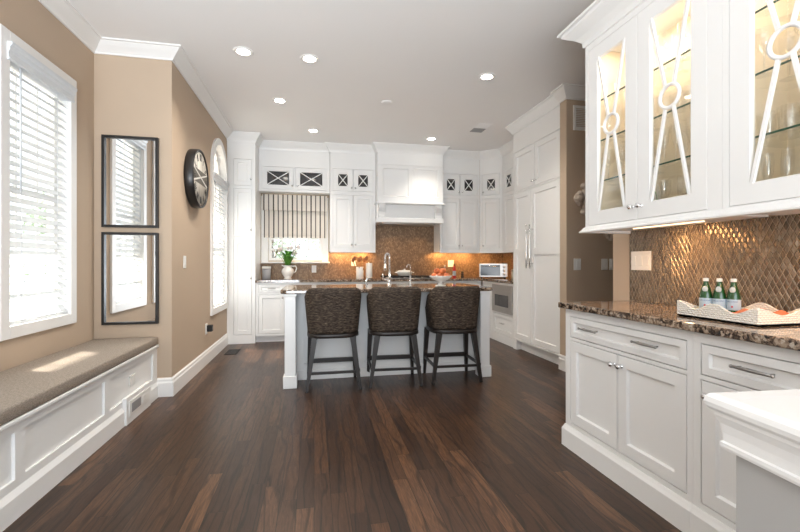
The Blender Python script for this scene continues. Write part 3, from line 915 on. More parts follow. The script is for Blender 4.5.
# large Roman numerals on the dial (drawn flat on it)
def stroke(b, p, q, w=.008):
    x = .0805
    p = Vector(p); q = Vector(q); dd = (q - p).normalized(); nn = Vector((-dd.y, dd.x)) * w
    v = [b.bm.verts.new((x, *(r))) for r in (p + nn, q + nn, q - nn, p - nn)]
    v2 = [b.bm.verts.new((x - .0012, *(r))) for r in (p + nn, q + nn, q - nn, p - nn)]
    b.bm.faces.new(v); b.bm.faces.new(v2)
    for i in range(4): b.bm.faces.new([v[i], v[(i + 1) % 4], v2[(i + 1) % 4], v2[i]])
NUM = ['XII', 'I', 'II', 'III', 'IIII', 'V', 'VI', 'VII', 'VIII', 'IX', 'X', 'XI']
for i, s_ in enumerate(NUM):
    a = math.radians(90 - 30 * i)
    b = B()
    rd = Vector((math.cos(a), math.sin(a))); tg = Vector((math.sin(a), -math.cos(a)))
    cw = {'I': .016, 'V': .030, 'X': .030}; tot = sum(cw[c] for c in s_); pos = -tot / 2
    for c in s_:
        w_ = cw[c]; m_ = pos + w_ / 2; L0, L1 = .185, .255
        if c == 'I': stroke(b, rd * L0 + tg * m_, rd * L1 + tg * m_, .004)
        elif c == 'V': stroke(b, rd * L0 + tg * m_, rd * L1 + tg * (m_ - .012), .003); stroke(b, rd * L0 + tg * m_, rd * L1 + tg * (m_ + .012), .003)
        else: stroke(b, rd * L0 + tg * (m_ + .012), rd * L1 + tg * (m_ - .012), .003); stroke(b, rd * L0 + tg * (m_ - .012), rd * L1 + tg * (m_ + .012), .003)
        pos += w_
    b.done('numeral', 'blackmat', t)
b = B().box(.0784, -.280, -.055, .0792, .280, .085)
b.done('dark_band', 'darkband', t)
for p, q in (((-.25, -.05), (.25, .08)), ((-.25, .08), (.25, -.05))):
    b = B(); stroke(b, p, q, .008); b.done('hand', 'porcelain', t).location.x = .002

# ------------------------------------------------------------------ ceiling fittings
RL = [(-.62, 3.885, 'recessed ceiling light nearest the left beige wall corner'), (-.04, 3.895, 'recessed ceiling light right of the one nearest the left wall'),
      (1.72, 3.90, 'recessed ceiling light nearest the glass door cabinets'), (-.39, 4.97, 'recessed ceiling light in the middle row above the island end'),
      (-.01, 6.0, 'recessed ceiling light in front of the striped shade'), (1.75, 6.02, 'recessed ceiling light in front of the range hood')]
def make_can():
    t = thing('recessed_light', '', 'ceiling light', (0, 0, CZ), 0, 'recessed ceiling lights')
    b = B(); b.cap = False
    b.lathe([(.088, 0), (.088, -.004), (.080, -.008), (.060, -.006), (.054, -.001), (.088, 0)], seg=32)
    b.done('trim_ring', 'trim', t)
    B().lathe([(.054, -.0025), (.0, -.0026)], seg=32).done('lens', 'lamp', t)
    return t
can = None
for x, y, lab in RL:
    if can is None: can = make_can(); can.location = (x, y, CZ); can['label'] = lab
    else: dup(can, lab, (x, y, CZ))
    light('downlight', 'SPOT', (x, y, CZ - .03), (0, 0, -1), 34 if y < 5.5 else 27, (1, .92, .82), spot_size=math.radians(125 if y < 5.5 else 98), spot_blend=.8, shadow_soft_size=.06)
t = thing('smoke_detector', 'small round white disc on the ceiling above the island', 'smoke detector', (.84, 4.76, CZ))
B().lathe([(.065, 0), (.065, -.006), (.055, -.012), (.0, -.013)], seg=28).done('cover', 'ceil', t)
t = thing('ceiling_vent', 'grey and white ceiling air vent before the corner cabinets', 'air vent', (2.28, 5.40, CZ))
B().box(-.12, -.19, -.006, .12, .19, 0, .002).done('frame', 'ceil', t)
B().box(-.09, .0, -.009, .09, .165, -.0061).done('grille_opening', 'grey', t)
b = B()
for i in range(6): b.box(-.09, -.165 + i * .027, -.010, .09, -.150 + i * .027, -.0061)
b.done('louvers', 'ceil', t)
t = thing('floor_register', 'dark metal floor register at the foot of the left wall', 'air vent', (-1.055, 5.77, 0))
B().box(-.075, -.165, 0, .075, .165, .005, .001).done('frame', 'blackmat', t)
b = B()
for i in range(10): b.box(-.055, -.145 + i * .030, .0051, .055, -.133 + i * .030, .007)
b.done('louvers', 'black', t)
t = thing('return_grille', 'white louvered air return grille high on the shaded brown wall', 'air vent', (2.765, 3.99, 2.63))
b = B()
for a in ((0, 0, .03, .27), (.37, 0, .40, .27), (.03, 0, .37, .03), (.03, .24, .37, .27)): b.box(a[0], -.012, a[1], a[2], 0, a[3], .002)
b.done('frame', 'plastic', t)
b = B()
for i in range(11):
    b.box(.03, -.002, -.001, .37, .014, .001, mtx=Matrix.Translation((0, -.008, .04 + i * .019)) @ Matrix.Rotation(math.radians(-35), 4, 'X'))
b.done('louvers', 'plastic', t)

# carved ornament on hall wall
t = thing('ornate_mirror', 'carved cream ornate round mirror mostly hidden behind the glass cabinets', 'mirror', (3.21, 3.99, 1.88))
b = B()
b.tube([(.33 * math.cos(a), -.03, .33 * math.sin(a)) for a in [2 * math.pi * i / 48 for i in range(48)]], .032, 8, closed=True)
for k in range(16):
    a = 2 * math.pi * k / 16
    for rr, s_ in ((.36, .035), (.395 if k % 4 == 0 else .37, .028)):
        b.ball((rr * math.cos(a), -.03, rr * math.sin(a)), s_, 8, 6)
for k in range(4):
    a = math.pi / 2 * k; t_ = Vector((-math.sin(a), 0, math.cos(a)))
    for j, (rr, s_) in enumerate(((.385, .045), (.41, .038), (.435, .024))):
        for sd in (-1, 0, 1):
            p = Vector((rr * math.cos(a), -.035, rr * math.sin(a))) + t_ * sd * (.055 - .018 * j)
            b.ball(p, s_ * (.7 if sd else 1), 8, 6)
b.done('carved_frame', 'carved', t)
B().lathe([(.325, .006), (.325, .02), (0, .0205)], mtx=Matrix.Rotation(math.pi / 2, 4, 'X'), seg=40).done('mirror_glass', 'mirror', t)

# ------------------------------------------------------------------ right hand cabinetry
def right_base(label, yfar, w, fronts):
    t = cabinet('base_cabinet', label, (1.60, yfar, 0), -math.pi / 2, w, .518, .145, .888, fronts, rail=.06, group='white base cabinets below the near granite counter')
    return t
t = right_base('near white base cabinet with one wide drawer over two doors', 2.385, .913,
    [('drawer', .045, .885, .708, .842, {'rail': .032, 'pulls': [(.24, .778, .145), (.665, .778, .145)]}),
     ('door', .045, .462, .165, .690, {'knobs': [(.435, .625)]}), ('door', .464, .885, .165, .690, {'knobs': [(.49, .625)]})])
B().box(.0, .001, 0, .913, .518, .1448).sweep([(0, 0), (.018, 0), (.018, .11), (.010, .125), (.004, .14), (0, .14)], [(.913, 0), (0, 0), (0, .5)], -1).done('plinth', 'white', t)
t = right_base('near white base cabinet with one drawer over one door, under the wicker tray', 1.471, .511,
    [('drawer', .035, .475, .708, .842, {'rail': .032, 'pulls': [(.255, .778, .145)]}), ('door', .035, .475, .165, .690, {'knobs': [(.07, .625)]})])
B().box(.0, .001, 0, .511, .518, .1448).sweep([(0, 0), (.018, 0), (.018, .11), (.010, .125), (.004, .14), (0, .14)], [(.511, 0), (0, 0)], -1).done('plinth', 'white', t)
t = right_base('near white base cabinet closest to the camera behind the ledge', .959, .90,
    [('drawer', .035, .865, .708, .842, {'rail': .032, 'pulls': [(.25, .778, .13), (.65, .778, .13)]}), ('door', .035, .449, .165, .690, {'knobs': [(.42, .625)]}), ('door', .451, .865, .165, .690, {'knobs': [(.48, .625)]})])
B().box(.0, .001, 0, .90, .518, .1448).sweep([(0, 0), (.018, 0), (.018, .11), (.010, .125), (.004, .14), (0, .14)], [(.90, 0), (0, 0)], -1).done('plinth', 'white', t)
o = B().box(1.565, .03, .8885, XT - .011, 2.42, .925, .006).done('countertop', 'granite')
tag(o, 'polished brown granite counter carrying the wicker tray', 'countertop')

# upper glass cabinets
UF = 1.77; UD = XT - UF - .002; UZ0, UZ1 = 1.41, 2.62
def ring_muntin(W_, H_, rl, zc, r=.058):
    b = B(); x0, x1, z0, z1 = rl - .004, W_ - rl + .004, rl - .004, H_ - rl + .004; cx = (x0 + x1) / 2
    b.tube([(cx + r * math.cos(a), .004, zc + r * math.sin(a)) for a in [2 * math.pi * i / 36 for i in range(36)]], .0095, 8, closed=True)
    for sx, xe in ((-1, x0), (1, x1)):
        for sz, ze in ((-1, z0), (1, z1)):
            b.tube([(cx + sx * r * .42, .004, zc + sz * r * .92), (xe - sx * .012, .004, ze)], .0095, square=True)
    return b
def upper(label, yfar, w, doors, endcap):
    t = thing('glass_door_cabinet', label, 'cabinet', (UF, yfar, 0), -math.pi / 2, 'white glass door wall cabinets')
    b = B()
    frame_cells(b, w, UZ0, UZ1, [(d[0], d[1], 1.425, 2.575) for d in doors])
    b.box(0, .02, UZ0, .018, UD, UZ1).box(w - .018, .02, UZ0, w, UD, UZ1).box(.018, .02, UZ0, w - .018, UD, UZ0 + .02)
    b.box(.018, .02, UZ1 - .02, w - .018, UD, UZ1)
    b.done('body', 'white', t)
    B().box(.0185, UD - .012, UZ0 + .0205, w - .0185, UD, UZ1 - .0205).box(.0185, .021, UZ0 + .0205, .021, UD - .012, UZ1 - .0205).box(w - .021, .021, UZ0 + .0205, w - .0185, UD - .012, UZ1 - .0205).box(.021, .021, UZ0 + .0205, w - .021, UD - .012, UZ0 + .0225).done('interior_lining', 'cabin', t)
    for x0, x1, kx in doors:
        g = .002; W_ = x1 - x0 - 2 * g; H_ = 1.15 - 2 * g; rl = .083
        o = front_mesh(W_, H_, rl, glass=True).done('glass_door', 'white', t); o.location = (x0 + g, 0, 1.425 + g)
        B().box(rl, .013, rl, W_ - rl, .016, H_ - rl).done('pane', 'glass', o)
        ring_muntin(W_, H_, rl, .605).done('ring_muntin', 'white', o)
        knob(o, kx - x0, .07)
    for z in (1.70, 1.96, 2.22):
        s_ = B().box(.022, .035, z, w - .022, UD - .014, z + .008).done('glass_shelf', 'shelf', t)
        B().box(.022, .030, z, w - .022, .0349, z + .008).done('shelf_edge', 'shelfedge', s_)
    pth = [(w, 0), (0, 0), (0, UD)] if endcap else [(w, 0), (0, 0)]
    B().sweep([(-.01, 1.38), (.028, 1.38), (.030, 1.388), (.018, 1.398), (.010, 1.412), (0, 1.420), (-.01, 1.42)], pth, -1).done('light_rail', 'white', t)
    B().sweep([(-.01, UZ1), (0, UZ1 - .01), (.012, UZ1 - .008), (.014, 2.645), (.045, 2.675), (.085, 2.700), (.105, 2.715), (.110, 2.728), (.128, 2.732), (.128, 2.748), (-.01, 2.748)], pth, -1).done('crown_molding', 'white', t)
    B().box(.03, .06, 1.395, w - .03, .30, 1.409).done('underside_panel', 'white', t)
    for i in range(2):
        xx = w * (.27 + .46 * i)
        l_ = B().lathe([(.030, 0), (.030, -.010), (.024, -.012), (0, -.0122)], cx=xx, cy=.19, cz=UZ1 - .0205, seg=20).done('puck_light', 'pucklamp', t)
    l_ = B().box(w * .25, .16, 1.389, w * .75, .172, 1.3945).done('light_bar', 'warmlamp', t)
    y0_ = yfar
    light('cabinet_lamp', 'AREA', (UF + .13, yfar - w / 2, UZ1 - .045), (0, 0, -1), 2.3, (1, .78, .58), shape='RECTANGLE', size=.15, size_y=w * .7)
    light('under_cabinet_lamp', 'AREA', (UF + .175, yfar - w / 2, 1.380), (0.30, 0, -1), 2.6, (1, .54, .22), shape='RECTANGLE', size=.03, size_y=w * .55)
    return t
upper('white wall cabinet with two ringed glass doors above the wide drawer', 2.42, .935, [(.03, .442, .415), (.446, .865, .475)], True)
upper('white wall cabinet with ringed glass doors nearest the camera', 1.484, .96, [(.03, .462, .43), (.466, .905, .495)], False)

# glassware
def goblet(kind):
    o = bpy.data.objects.new
    b = B(); b.cap = False
    if kind == 'wine': p = [(0, 0), (.032, .001), (.032, .003), (.006, .008), (.0035, .02), (.0035, .085), (.012, .098), (.030, .12), (.037, .15), (.034, .195)]
    elif kind == 'flute': p = [(0, 0), (.030, .001), (.030, .003), (.005, .008), (.0035, .02), (.0035, .075), (.010, .09), (.020, .13), (.022, .17), (.019, .205)]
    else: p = [(0, 0), (.030, .001), (.032, .006), (.036, .05), (.038, .10)]
    b.lathe(p, seg=18)
    return b.done({'wine': 'wine_glass', 'flute': 'champagne_flute', 'tumbler': 'glass_tumbler'}[kind], 'goblet')
protos = {}
SH = [(1.4335, 'bottom'), (1.7085, 'lower glass'), (1.9685, 'upper glass'), (2.2285, 'top glass')]
DOORS = [(2.02, 2.36, 'the farthest glass door'), (1.60, 1.93, 'the second farthest glass door'), (1.07, 1.42, 'the glass door right of the wide stile')]
KW = {'wine': 'clear stemmed wine glass', 'flute': 'clear slender champagne flute', 'tumbler': 'clear straight tumbler'}
for di, (ya, yb, dn) in enumerate(DOORS):
    for si, (z, sn) in enumerate(SH):
        if di == 0 and si == 0: continue
        kind = ['wine', 'wine', 'flute', 'tumbler'][(si + di) % 4]
        lab = '%s, %s shelf, behind %s' % (KW[kind], sn, dn)
        grp = '%s glasses on the %s shelf behind %s' % (kind, sn, dn)
        for r in range(2):
            for k in range(3 if kind == 'wine' else 4):
                nn = 3 if kind == 'wine' else 4
                y = ya + .045 + (yb - ya - .09) * k / (nn - 1) + random.uniform(-.008, .008)
                x = UF + .095 + .125 * r + random.uniform(-.01, .01)
                if kind not in protos: protos[kind] = goblet(kind); o = protos[kind]
                else: o = protos[kind].copy(); COL.objects.link(o)
                o.location = (x, y, z + .0003); tag(o, lab, 'glass', grp)
m = Matrix.Rotation(math.radians(-78), 4, 'Y')
t = thing('serving_plate', 'large pale plate standing on edge behind the farthest glass door', 'plate', (UF + .27, 2.20, 1.434))
b = B(); b.cap = False
b.lathe([(0, 0), (.07, 0), (.08, .006), (.125, .016), (.128, .019), (.122, .019), (.078, .010), (0, .005)], mtx=Matrix.Translation((-.0, 0, .127)) @ m, seg=40).done('dish', 'porcelain', t)
b = B(); b.tube([(-.0 + .027 * 0 + math.cos(0) * 0 - .018, .1 * math.cos(a), .127 + .1 * math.sin(a)) for a in [2 * math.pi * i / 32 for i in range(32)]], .002, 5, closed=True)
b.done('rim_band', 'stem', t)

# wicker tray, bottles
t = thing('wicker_tray', 'white wicker tray with scalloped edge on the granite counter', 'tray', (1.725, 1.672, .926), 0)
TW, TL = .27, .37
def scallop(u): return .040 + .022 * math.cos(u * 4 * math.pi) 
def tray_side(b, p0, p1, n=36, th=.007, per=2):
    p0 = Vector(p0); p1 = Vector(p1); d = (p1 - p0).normalized(); nn = Vector((-d.y, d.x)) * th
    top = []
    for i in range(n):
        u0, u1 = i / n, (i + 1) / n
        z0, z1 = .054 + .016 * math.cos(u0 * per * 2 * math.pi), .054 + .016 * math.cos(u1 * per * 2 * math.pi)
        a, c = p0.lerp(p1, u0), p0.lerp(p1, u1)
        v = [b.bm.verts.new(q) for q in ((a.x, a.y, 0), (c.x, c.y, 0), (c.x, c.y, z1), (a.x, a.y, z0), (a.x + nn.x, a.y + nn.y, 0), (c.x + nn.x, c.y + nn.y, 0), (c.x + nn.x, c.y + nn.y, z1), (a.x + nn.x, a.y + nn.y, z0))]
        for f in ((0, 1, 2, 3), (7, 6, 5, 4), (3, 2, 6, 7), (0, 4, 5, 1)): b.bm.faces.new([v[k] for k in f])
        top.append((a.x + nn.x / 2, a.y + nn.y / 2, z0))
    top.append((p1.x + nn.x / 2, p1.y + nn.y / 2, z1))
    b.tube(top, .005, 6)
b = B()
cs = [(0, 0), (0, -TL), (TW, -TL), (TW, 0)]
tray_side(b, cs[0], cs[1]); tray_side(b, cs[1], cs[2], 26, per=1); tray_side(b, cs[2], cs[3]); tray_side(b, cs[3], cs[0], 26, per=1)
b.done('woven_side', 'wicker', t)
B().box(0, -TL, 0, TW, 0, .008).done('base', 'wicker', t)
def bottle(label):
    t = thing('water_bottle', label, 'bottle', (0, 0, 0), 0, 'green water bottles in the wicker tray')
    b = B().lathe([(.0, 0), (.028, .002), (.031, .008), (.031, .085), (.029, .098), (.022, .122), (.0145, .142), (.0125, .150), (.0125, .158)], seg=24)
    b.done('glass_body', 'green', t)
    B().lathe([(.0140, .1585), (.0145, .160), (.0140, .172), (.011, .174), (0, .1742)], seg=20).done('cap', 'porcelain', t)
    l = B(); l.cap = False; l.lathe([(.0313, .030), (.0318, .031), (.0318, .078), (.0313, .079)], seg=28); l = l.done('body_label', 'paper', t)
    l2 = B(); l2.ball((-.0205, 0, .122), .014, 14, 8, scale=(.55, 1, 1.05)); l2.done('neck_label', 'silverfoil', t)
    # lettering wrapped on the label
    cu = bpy.data.curves.new('lettering', 'FONT'); cu.body = 'S.PELLEGRINO'; cu.size = .0088; cu.align_x = 'CENTER'; cu.extrude = .0001
    tmp = bpy.data.objects.new('lettering', cu); COL.objects.link(tmp)
    dg = bpy.context.evaluated_depsgraph_get(); me = bpy.data.meshes.new_from_object(tmp.evaluated_get(dg))
    bpy.data.objects.remove(tmp)
    for v in me.vertices:
        a = v.co.x / .032; r = .0321 + v.co.z
        v.co = Vector((-r * math.cos(a), -r * math.sin(a), v.co.y + .066))
    me.materials.clear(); me.materials.append(M['ink'])
    o = bpy.data.objects.new('lettering', me); COL.objects.link(o); o.parent = l
    B().box(-.0322, -.004, .042, -.0316, .004, .050).done('star_mark', 'red', l)
    return t
bt = bottle('green sparkling water bottle, leftmost of the three in the tray'); bt.location = (1.838, 1.622, .9345); bt.rotation_euler[2] = .55; bt.scale = (.84, .84, 1)
dup(bt, 'green sparkling water bottle, middle of the three in the tray', (1.861, 1.574, .9345), .5)
dup(bt, 'green sparkling water bottle, rightmost of the three in the tray', (1.885, 1.527, .9345), .45)
b = B(); bm = b.bm; n = 14
g = [[bm.verts.new((1.775 + .18 * i / n, 1.325 + .14 * j / n, .9365 + .034 + .012 * math.sin(i * .9) * math.cos(j * .8) + (.0 if 0 < i < n and 0 < j < n else -.030))) for j in range(n + 1)] for i in range(n + 1)]
for i in range(n):
    for j in range(n):
        f = bm.faces.new([g[i][j], g[i + 1][j], g[i + 1][j + 1], g[i][j + 1]]); f.smooth = True
o = b.done('folded_napkin', 'coral'); md = o.modifiers.new('thick', 'SOLIDIFY'); md.thickness = .004
tag(o, 'crumpled coral napkin lying in the wicker tray', 'napkin')

# foreground ledge
t = thing('half_wall', 'grey half wall with white moulded cap in the near right corner', 'half wall', (.790, .735, 0), math.radians(-5))
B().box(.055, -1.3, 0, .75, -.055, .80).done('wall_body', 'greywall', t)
pth = [(.055, -1.3), (.055, -.055), (.75, -.055)]
pr = [(-.01, .798), (.017, .798), (.019, .804), (.019, .811), (.015, .814), (.016, .832), (.019, .850), (.024, .862), (.026, .866), (.026, .873), (.031, .875), (.036, .882), (.038, .891), (.036, .901), (.031, .907), (.026, .909), (-.01, .909)]
B().sweep(pr, pth, -1).done('cap_molding', 'white', t)
B().box(.0551, -1.3, .8001, .75, -.0551, .9088).done('cap_top', 'white', t)

# ------------------------------------------------------------------ things on the kitchen counters
CT = .9265
def chrome_tap():
    t = thing('kitchen_faucet', 'tall chrome spring neck faucet on the island', 'faucet', (.875, 4.78, CT), math.radians(-65))
    B().lathe([(.028, 0), (.028, .008), (.020, .012), (.018, .07), (.022, .075), (.022, .085), (.014, .09), (.014, .15), (0, .15)], seg=20).done('base', 'chrome', t)
    pts = [(0, 0, .15), (0, 0, .32)] + [(0, -.031 + .031 * math.cos(a), .32 + .045 * math.sin(a)) for a in [math.pi * i / 10 for i in range(1, 11)]] + [(0, -.062, .24)]
    B().tube(pts, .0075, 10).done('neck', 'chrome', t)
    # spring
    hp = []
    L = [Vector(p) for p in pts]
    seglen = [(L[i + 1] - L[i]).length for i in range(len(L) - 1)]; tot = sum(seglen); turns = 30
    for k in range(turns * 8 + 1):
        s_ = tot * k / (turns * 8); i = 0
        while i < len(seglen) - 1 and s_ > seglen[i]: s_ -= seglen[i]; i += 1
        p = L[i].lerp(L[i + 1], min(1, s_ / seglen[i])); d = (L[i + 1] - L[i]).normalized()
        a = 2 * math.pi * k / 8; xx = Vector((1, 0, 0)); yy = d.cross(xx)
        hp.append(p + (xx * math.cos(a) + yy * math.sin(a)) * .0125)
    B().tube(hp, .0022, 5).done('spring', 'chrome', t)
    B().lathe([(.010, 0), (.017, .004), (.018, .04), (.012, .085), (0, .085)], cx=0, cy=-.062, cz=.165, seg=16).done('spray_head', 'chrome', t)
    B().tube([(-.008, -.014, .05), (-.035, -.065, .055)], [.008, .006], 8).tube([(-.034, -.064, .05), (-.037, -.070, .13)], [.007, .005], 8).done('lever', 'chrome', t)
chrome_tap()
t = thing('water_tap', 'small chrome water tap right of the spring neck faucet', 'faucet', (1.13, 4.78, CT), math.radians(-60))
B().lathe([(.022, 0), (.022, .006), (.012, .012), (.010, .10), (0, .10)], seg=16).done('base', 'chrome', t)
B().tube([(0, 0, .08), (0, 0, .20)] + [(0, -.03 + .03 * math.cos(a), .20 + .035 * math.sin(a)) for a in [math.pi * i / 8 for i in range(1, 9)]], .006, 8).done('spout', 'chrome', t)
B().tube([(.0, 0, .055), (.05, -.0, .065)], .005, 8).done('lever', 'chrome', t)
t = thing('soap_dispenser', 'short chrome soap dispenser left of the faucet', 'soap dispenser', (.60, 4.78, CT))
B().lathe([(.020, 0), (.020, .005), (.010, .010), (.009, .05), (0, .05)], seg=16).done('base', 'chrome', t)
B().tube([(0, 0, .045), (0, 0, .065), (0, -.05, .068)], .005, 8).done('nozzle', 'chrome', t)

t = thing('fruit_bowl', 'white pedestal bowl of peaches on the island', 'bowl', (1.365, 4.33, CT))
b = B(); b.cap = False
b.lathe([(0, 0), (.058, 0), (.060, .006), (.035, .016), (.022, .030), (.022, .042), (.045, .052), (.095, .078), (.125, .108), (.128, .114), (.122, .112), (.090, .084), (.04, .062), (0, .058)], seg=40).done('bowl', 'porcelain', t)
FP = [(0, 0, .100)] + [(.070 * math.cos(math.radians(q)), .070 * math.sin(math.radians(q)), .112) for q in (0, 180, 60, 120, -60, -120)] + \
     [(.041 * math.cos(math.radians(q)), .041 * math.sin(math.radians(q)), .165) for q in (30, 150, -90)]
pos_w = ['at the heart', 'at the right', 'at the left', 'at the back right', 'at the back left', 'at the front right', 'at the front left', 'topmost right', 'topmost left', 'topmost front']
pe = None
for i, (x, y, z) in enumerate(FP):
    lab = 'red orange peach %s of the pedestal bowl pile' % pos_w[i]
    if pe is None:
        pe = thing('peach', lab, 'peach', (0, 0, 0), 0, 'peaches in the pedestal bowl')
        b = B(); bm = b.bm
        b.ball((0, 0, 0), .034, 18, 12)
        for v in bm.verts:
            r = math.hypot(v.co.x, v.co.y)
            if v.co.z > 0: v.co.z -= .008 * math.exp(-(r / .010) ** 2)
            if v.co.x > 0: v.co.x -= .003 * math.exp(-(v.co.y / .005) ** 2)
        b.done('flesh', 'peach', pe)
        B().tube([(0, 0, .024), (.002, 0, .034)], .002, 5).done('stem', 'bark', pe); o = pe
    else: o = dup(pe, lab, (0, 0, 0))
    o.location = (1.365 + x, 4.33 + y, CT + z); o.rotation_euler = (random.uniform(-.5, .5), random.uniform(-.5, .5), i * 1.3)

# pitcher and flowers
t = thing('flower_pitcher', 'white pitcher standing below the kitchen window', 'pitcher', (-.405, 6.70, CT))
b = B(); b.cap = False
b.lathe([(0, 0), (.060, 0), (.062, .010), (.050, .022), (.075, .06), (.098, .11), (.088, .155), (.058, .185), (.060, .20), (.070, .215), (.066, .213), (.054, .198), (0, .19)], seg=32).done('vessel', 'porcelain', t)
B().tube([(.062, 0, .20), (.12, 0, .205), (.135, 0, .17), (.12, 0, .12), (.09, 0, .095)], .010, 10).done('handle', 'porcelain', t)
B().prism([(-.064, .195), (-.10, .222), (-.06, .215)], lambda u, v, k: (u, -.02 + .04 * k, v)).done('spout', 'porcelain', t)
t = thing('flower_bunch', 'bunch of pale pink tulips standing in the white pitcher', 'flowers', (-.405, 6.70, CT + .19))
for k in range(13):
    a = 2.4 * k; sp = .06 + .15 * ((k * 7) % 13) / 13; h = .19 + .11 * ((k * 5) % 13) / 13
    p1 = Vector((math.cos(a) * sp * 1.15, math.sin(a) * sp * .8, h)); p0 = Vector((math.cos(a) * .02, math.sin(a) * .02, 0))
    pm = (p0 + p1) / 2 + Vector((0, 0, .03))
    s_ = B().tube([p0, pm, p1], .0035, 5).done('flower_stem', 'stem', t)
    b = B(); b.cap = False
    d = (p1 - pm).normalized(); q = d.to_track_quat('Z', 'Y').to_matrix().to_4x4()
    for pp in range(6):
        m_ = Matrix.Translation(p1) @ q @ Matrix.Rotation(pp * math.pi / 3, 4, 'Z') @ Matrix.Translation((.012, 0, .02)) @ Matrix.Rotation(.35, 4, 'Y')
        b.ball((0, 0, 0), .02, 8, 6, scale=(.35, .8, 1.3)); 
        vs_ = list(b.bm.verts)[-(2 + 5 * 8):]
        for v in vs_: v.co = m_ @ v.co
    b.done('blossom', 'petal', s_)
b = B()
for k in range(26):
    a = 2 * math.pi * k / 26 + .3; h = random.uniform(.12, .25); sp = random.uniform(.08, .20)
    w = .021; nx, ny = -math.sin(a), math.cos(a); prev = None
    for i in range(6):
        u = i / 5; c = Vector((math.cos(a) * sp * u ** 1.3, math.sin(a) * sp * u ** 1.3, h * math.sin(u * 2.1) * 1.05)); ww = w * math.sin(math.pi * min(.97, u * .85 + .12))
        v0 = b.bm.verts.new((c.x + nx * ww, c.y + ny * ww, c.z)); v1 = b.bm.verts.new((c.x - nx * ww, c.y - ny * ww, c.z))
        if prev: f = b.bm.faces.new([prev[0], v0, v1, prev[1]]); f.smooth = True
        prev = (v0, v1)
b.done('leaves', 'stem', t)

t = thing('canister', 'grey canister with white lid beside the tall cabinet', 'canister', (-.725, 6.70, CT))
B().lathe([(.060, 0), (.064, .005), (.064, .165), (0, .166)], seg=32).done('body', 'grey', t)
B().lathe([(.066, .1665), (.068, .172), (.068, .195), (.060, .200), (0, .201)], seg=32).done('lid', 'porcelain', t)

t = thing('utensil_crock', 'white crock holding wooden utensils left of the hood', 'crock', (.735, 6.72, CT))
b = B(); b.cap = False
b.lathe([(0, 0), (.058, 0), (.062, .006), (.062, .19), (.058, .192), (.056, .18), (.056, .02), (0, .015)], seg=32).done('vessel', 'porcelain', t)
for k in range(6):
    a = 1.05 * k + .3; sp = .05 + .03 * (k % 3)
    tt = thing('wooden_spoon', 'orange brown wooden utensil in the white crock, %s' % ['leaning right', 'leaning back', 'leaning back left', 'leaning left', 'leaning front left', 'leaning front right'][k], 'utensil', (.735, 6.72, CT + .02), 0, 'wooden utensils in the white crock')
    p0 = Vector((math.cos(a) * .012, math.sin(a) * .012, 0)); p1 = Vector((math.cos(a) * (sp + .03), math.sin(a) * (sp + .01), .26 + .03 * (k % 2)))
    B().tube([p0, p1], .006, 6).done('handle', 'wood', tt)
    b = B(); b.ball((0, 0, 0), .03, 12, 8, scale=(.9, .35, 1.25))
    bmesh.ops.translate(b.bm, verts=b.bm.verts, vec=p1 + Vector((0, 0, .02))); b.done('head', 'wood', tt)
t = thing('paper_towel_roll', 'upright white paper towel roll beside the utensil crock', 'paper towel', (.885, 6.70, CT))
B().lathe([(.060, 0), (.060, .008), (.008, .010), (.008, .27), (0, .27)], seg=28).done('stand', 'chrome', t)
b = B(); b.cap = False; b.lathe([(.012, .012), (.052, .012), (.053, .016), (.053, .248), (.052, .252), (.012, .252), (.012, .012)], seg=32); b.done('roll', 'plastic', t)

# cooktop with dish
t = thing('cooktop', 'black gas cooktop below the range hood', 'cooktop', (1.53, 6.62, CT))
B().box(-.44, -.24, 0, .44, .24, .012, .004).done('tray', 'steel', t)
for k, bx in enumerate((-.29, 0, .29)):
    b = B()
    for yy in (-.2, -.07, .07, .2): b.box(bx - .14, yy - .007, .030, bx + .14, yy + .007, .044)
    for xx in (-.134, 0, .134): b.box(bx + xx - .007, -.207, .0125, bx + xx + .007, .207, .0435)
    b.done('grate', 'blackmat', t)
    for yy in (-.12, .12): B().lathe([(.045, .0125), (.045, .022), (.03, .026), (0, .0265)], cx=bx + .055, cy=yy, seg=20).done('burner', 'blackmat', t)
t = thing('casserole_dish', 'white lidded casserole dish on the gas cooktop', 'casserole dish', (1.46, 6.60, CT + .045))
b = B(); b.lathe([(.085, 0), (.11, .01), (.128, .055), (.132, .060), (0, .061)], seg=36); b.done('dish', 'porcelain', t)
b = B(); b.lathe([(.134, .0615), (.130, .070), (.09, .088), (.02, .094), (.012, .105), (.018, .112), (0, .116)], seg=36); b.done('lid', 'porcelain', t)
for s_ in (-1, 1): B().tube([(s_ * .125, -.03, .05), (s_ * .155, -.02, .052), (s_ * .155, .02, .052), (s_ * .125, .03, .05)], .007, 6).done('handle', 'porcelain', t)

# small bottles right of bowl
def small_bottle(name, label, x, y, body, capm, h, r):
    t = thing(name, label, 'bottle', (x, y, CT))
    B().lathe([(r * .9, 0), (r, .004), (r, h * .6), (r * .45, h * .78), (r * .45, h * .86), (0, h * .861)], seg=20).done('body', body, t)
    B().lathe([(r * .5, h * .862), (r * .5, h), (0, h)], seg=16).done('cap', capm, t)
    b = B(); b.cap = False; b.lathe([(r * 1.01, h * .15), (r * 1.02, h * .16), (r * 1.02, h * .48), (r * 1.01, h * .49)], seg=20); b.done('label_band', 'paper', t)
small_bottle('sauce_bottle', 'tall crimson bottle below the right backsplash outlet', 2.365, 6.72, 'red', 'black', .24, .030)
small_bottle('oil_bottle', 'slim bluish bottle left of the crimson bottle', 2.20, 6.74, 'grey', 'porcelain', .22, .026)
t = thing('pepper_mill', 'short dark pepper mill right of the crimson bottle', 'pepper mill', (2.475, 6.62, CT))
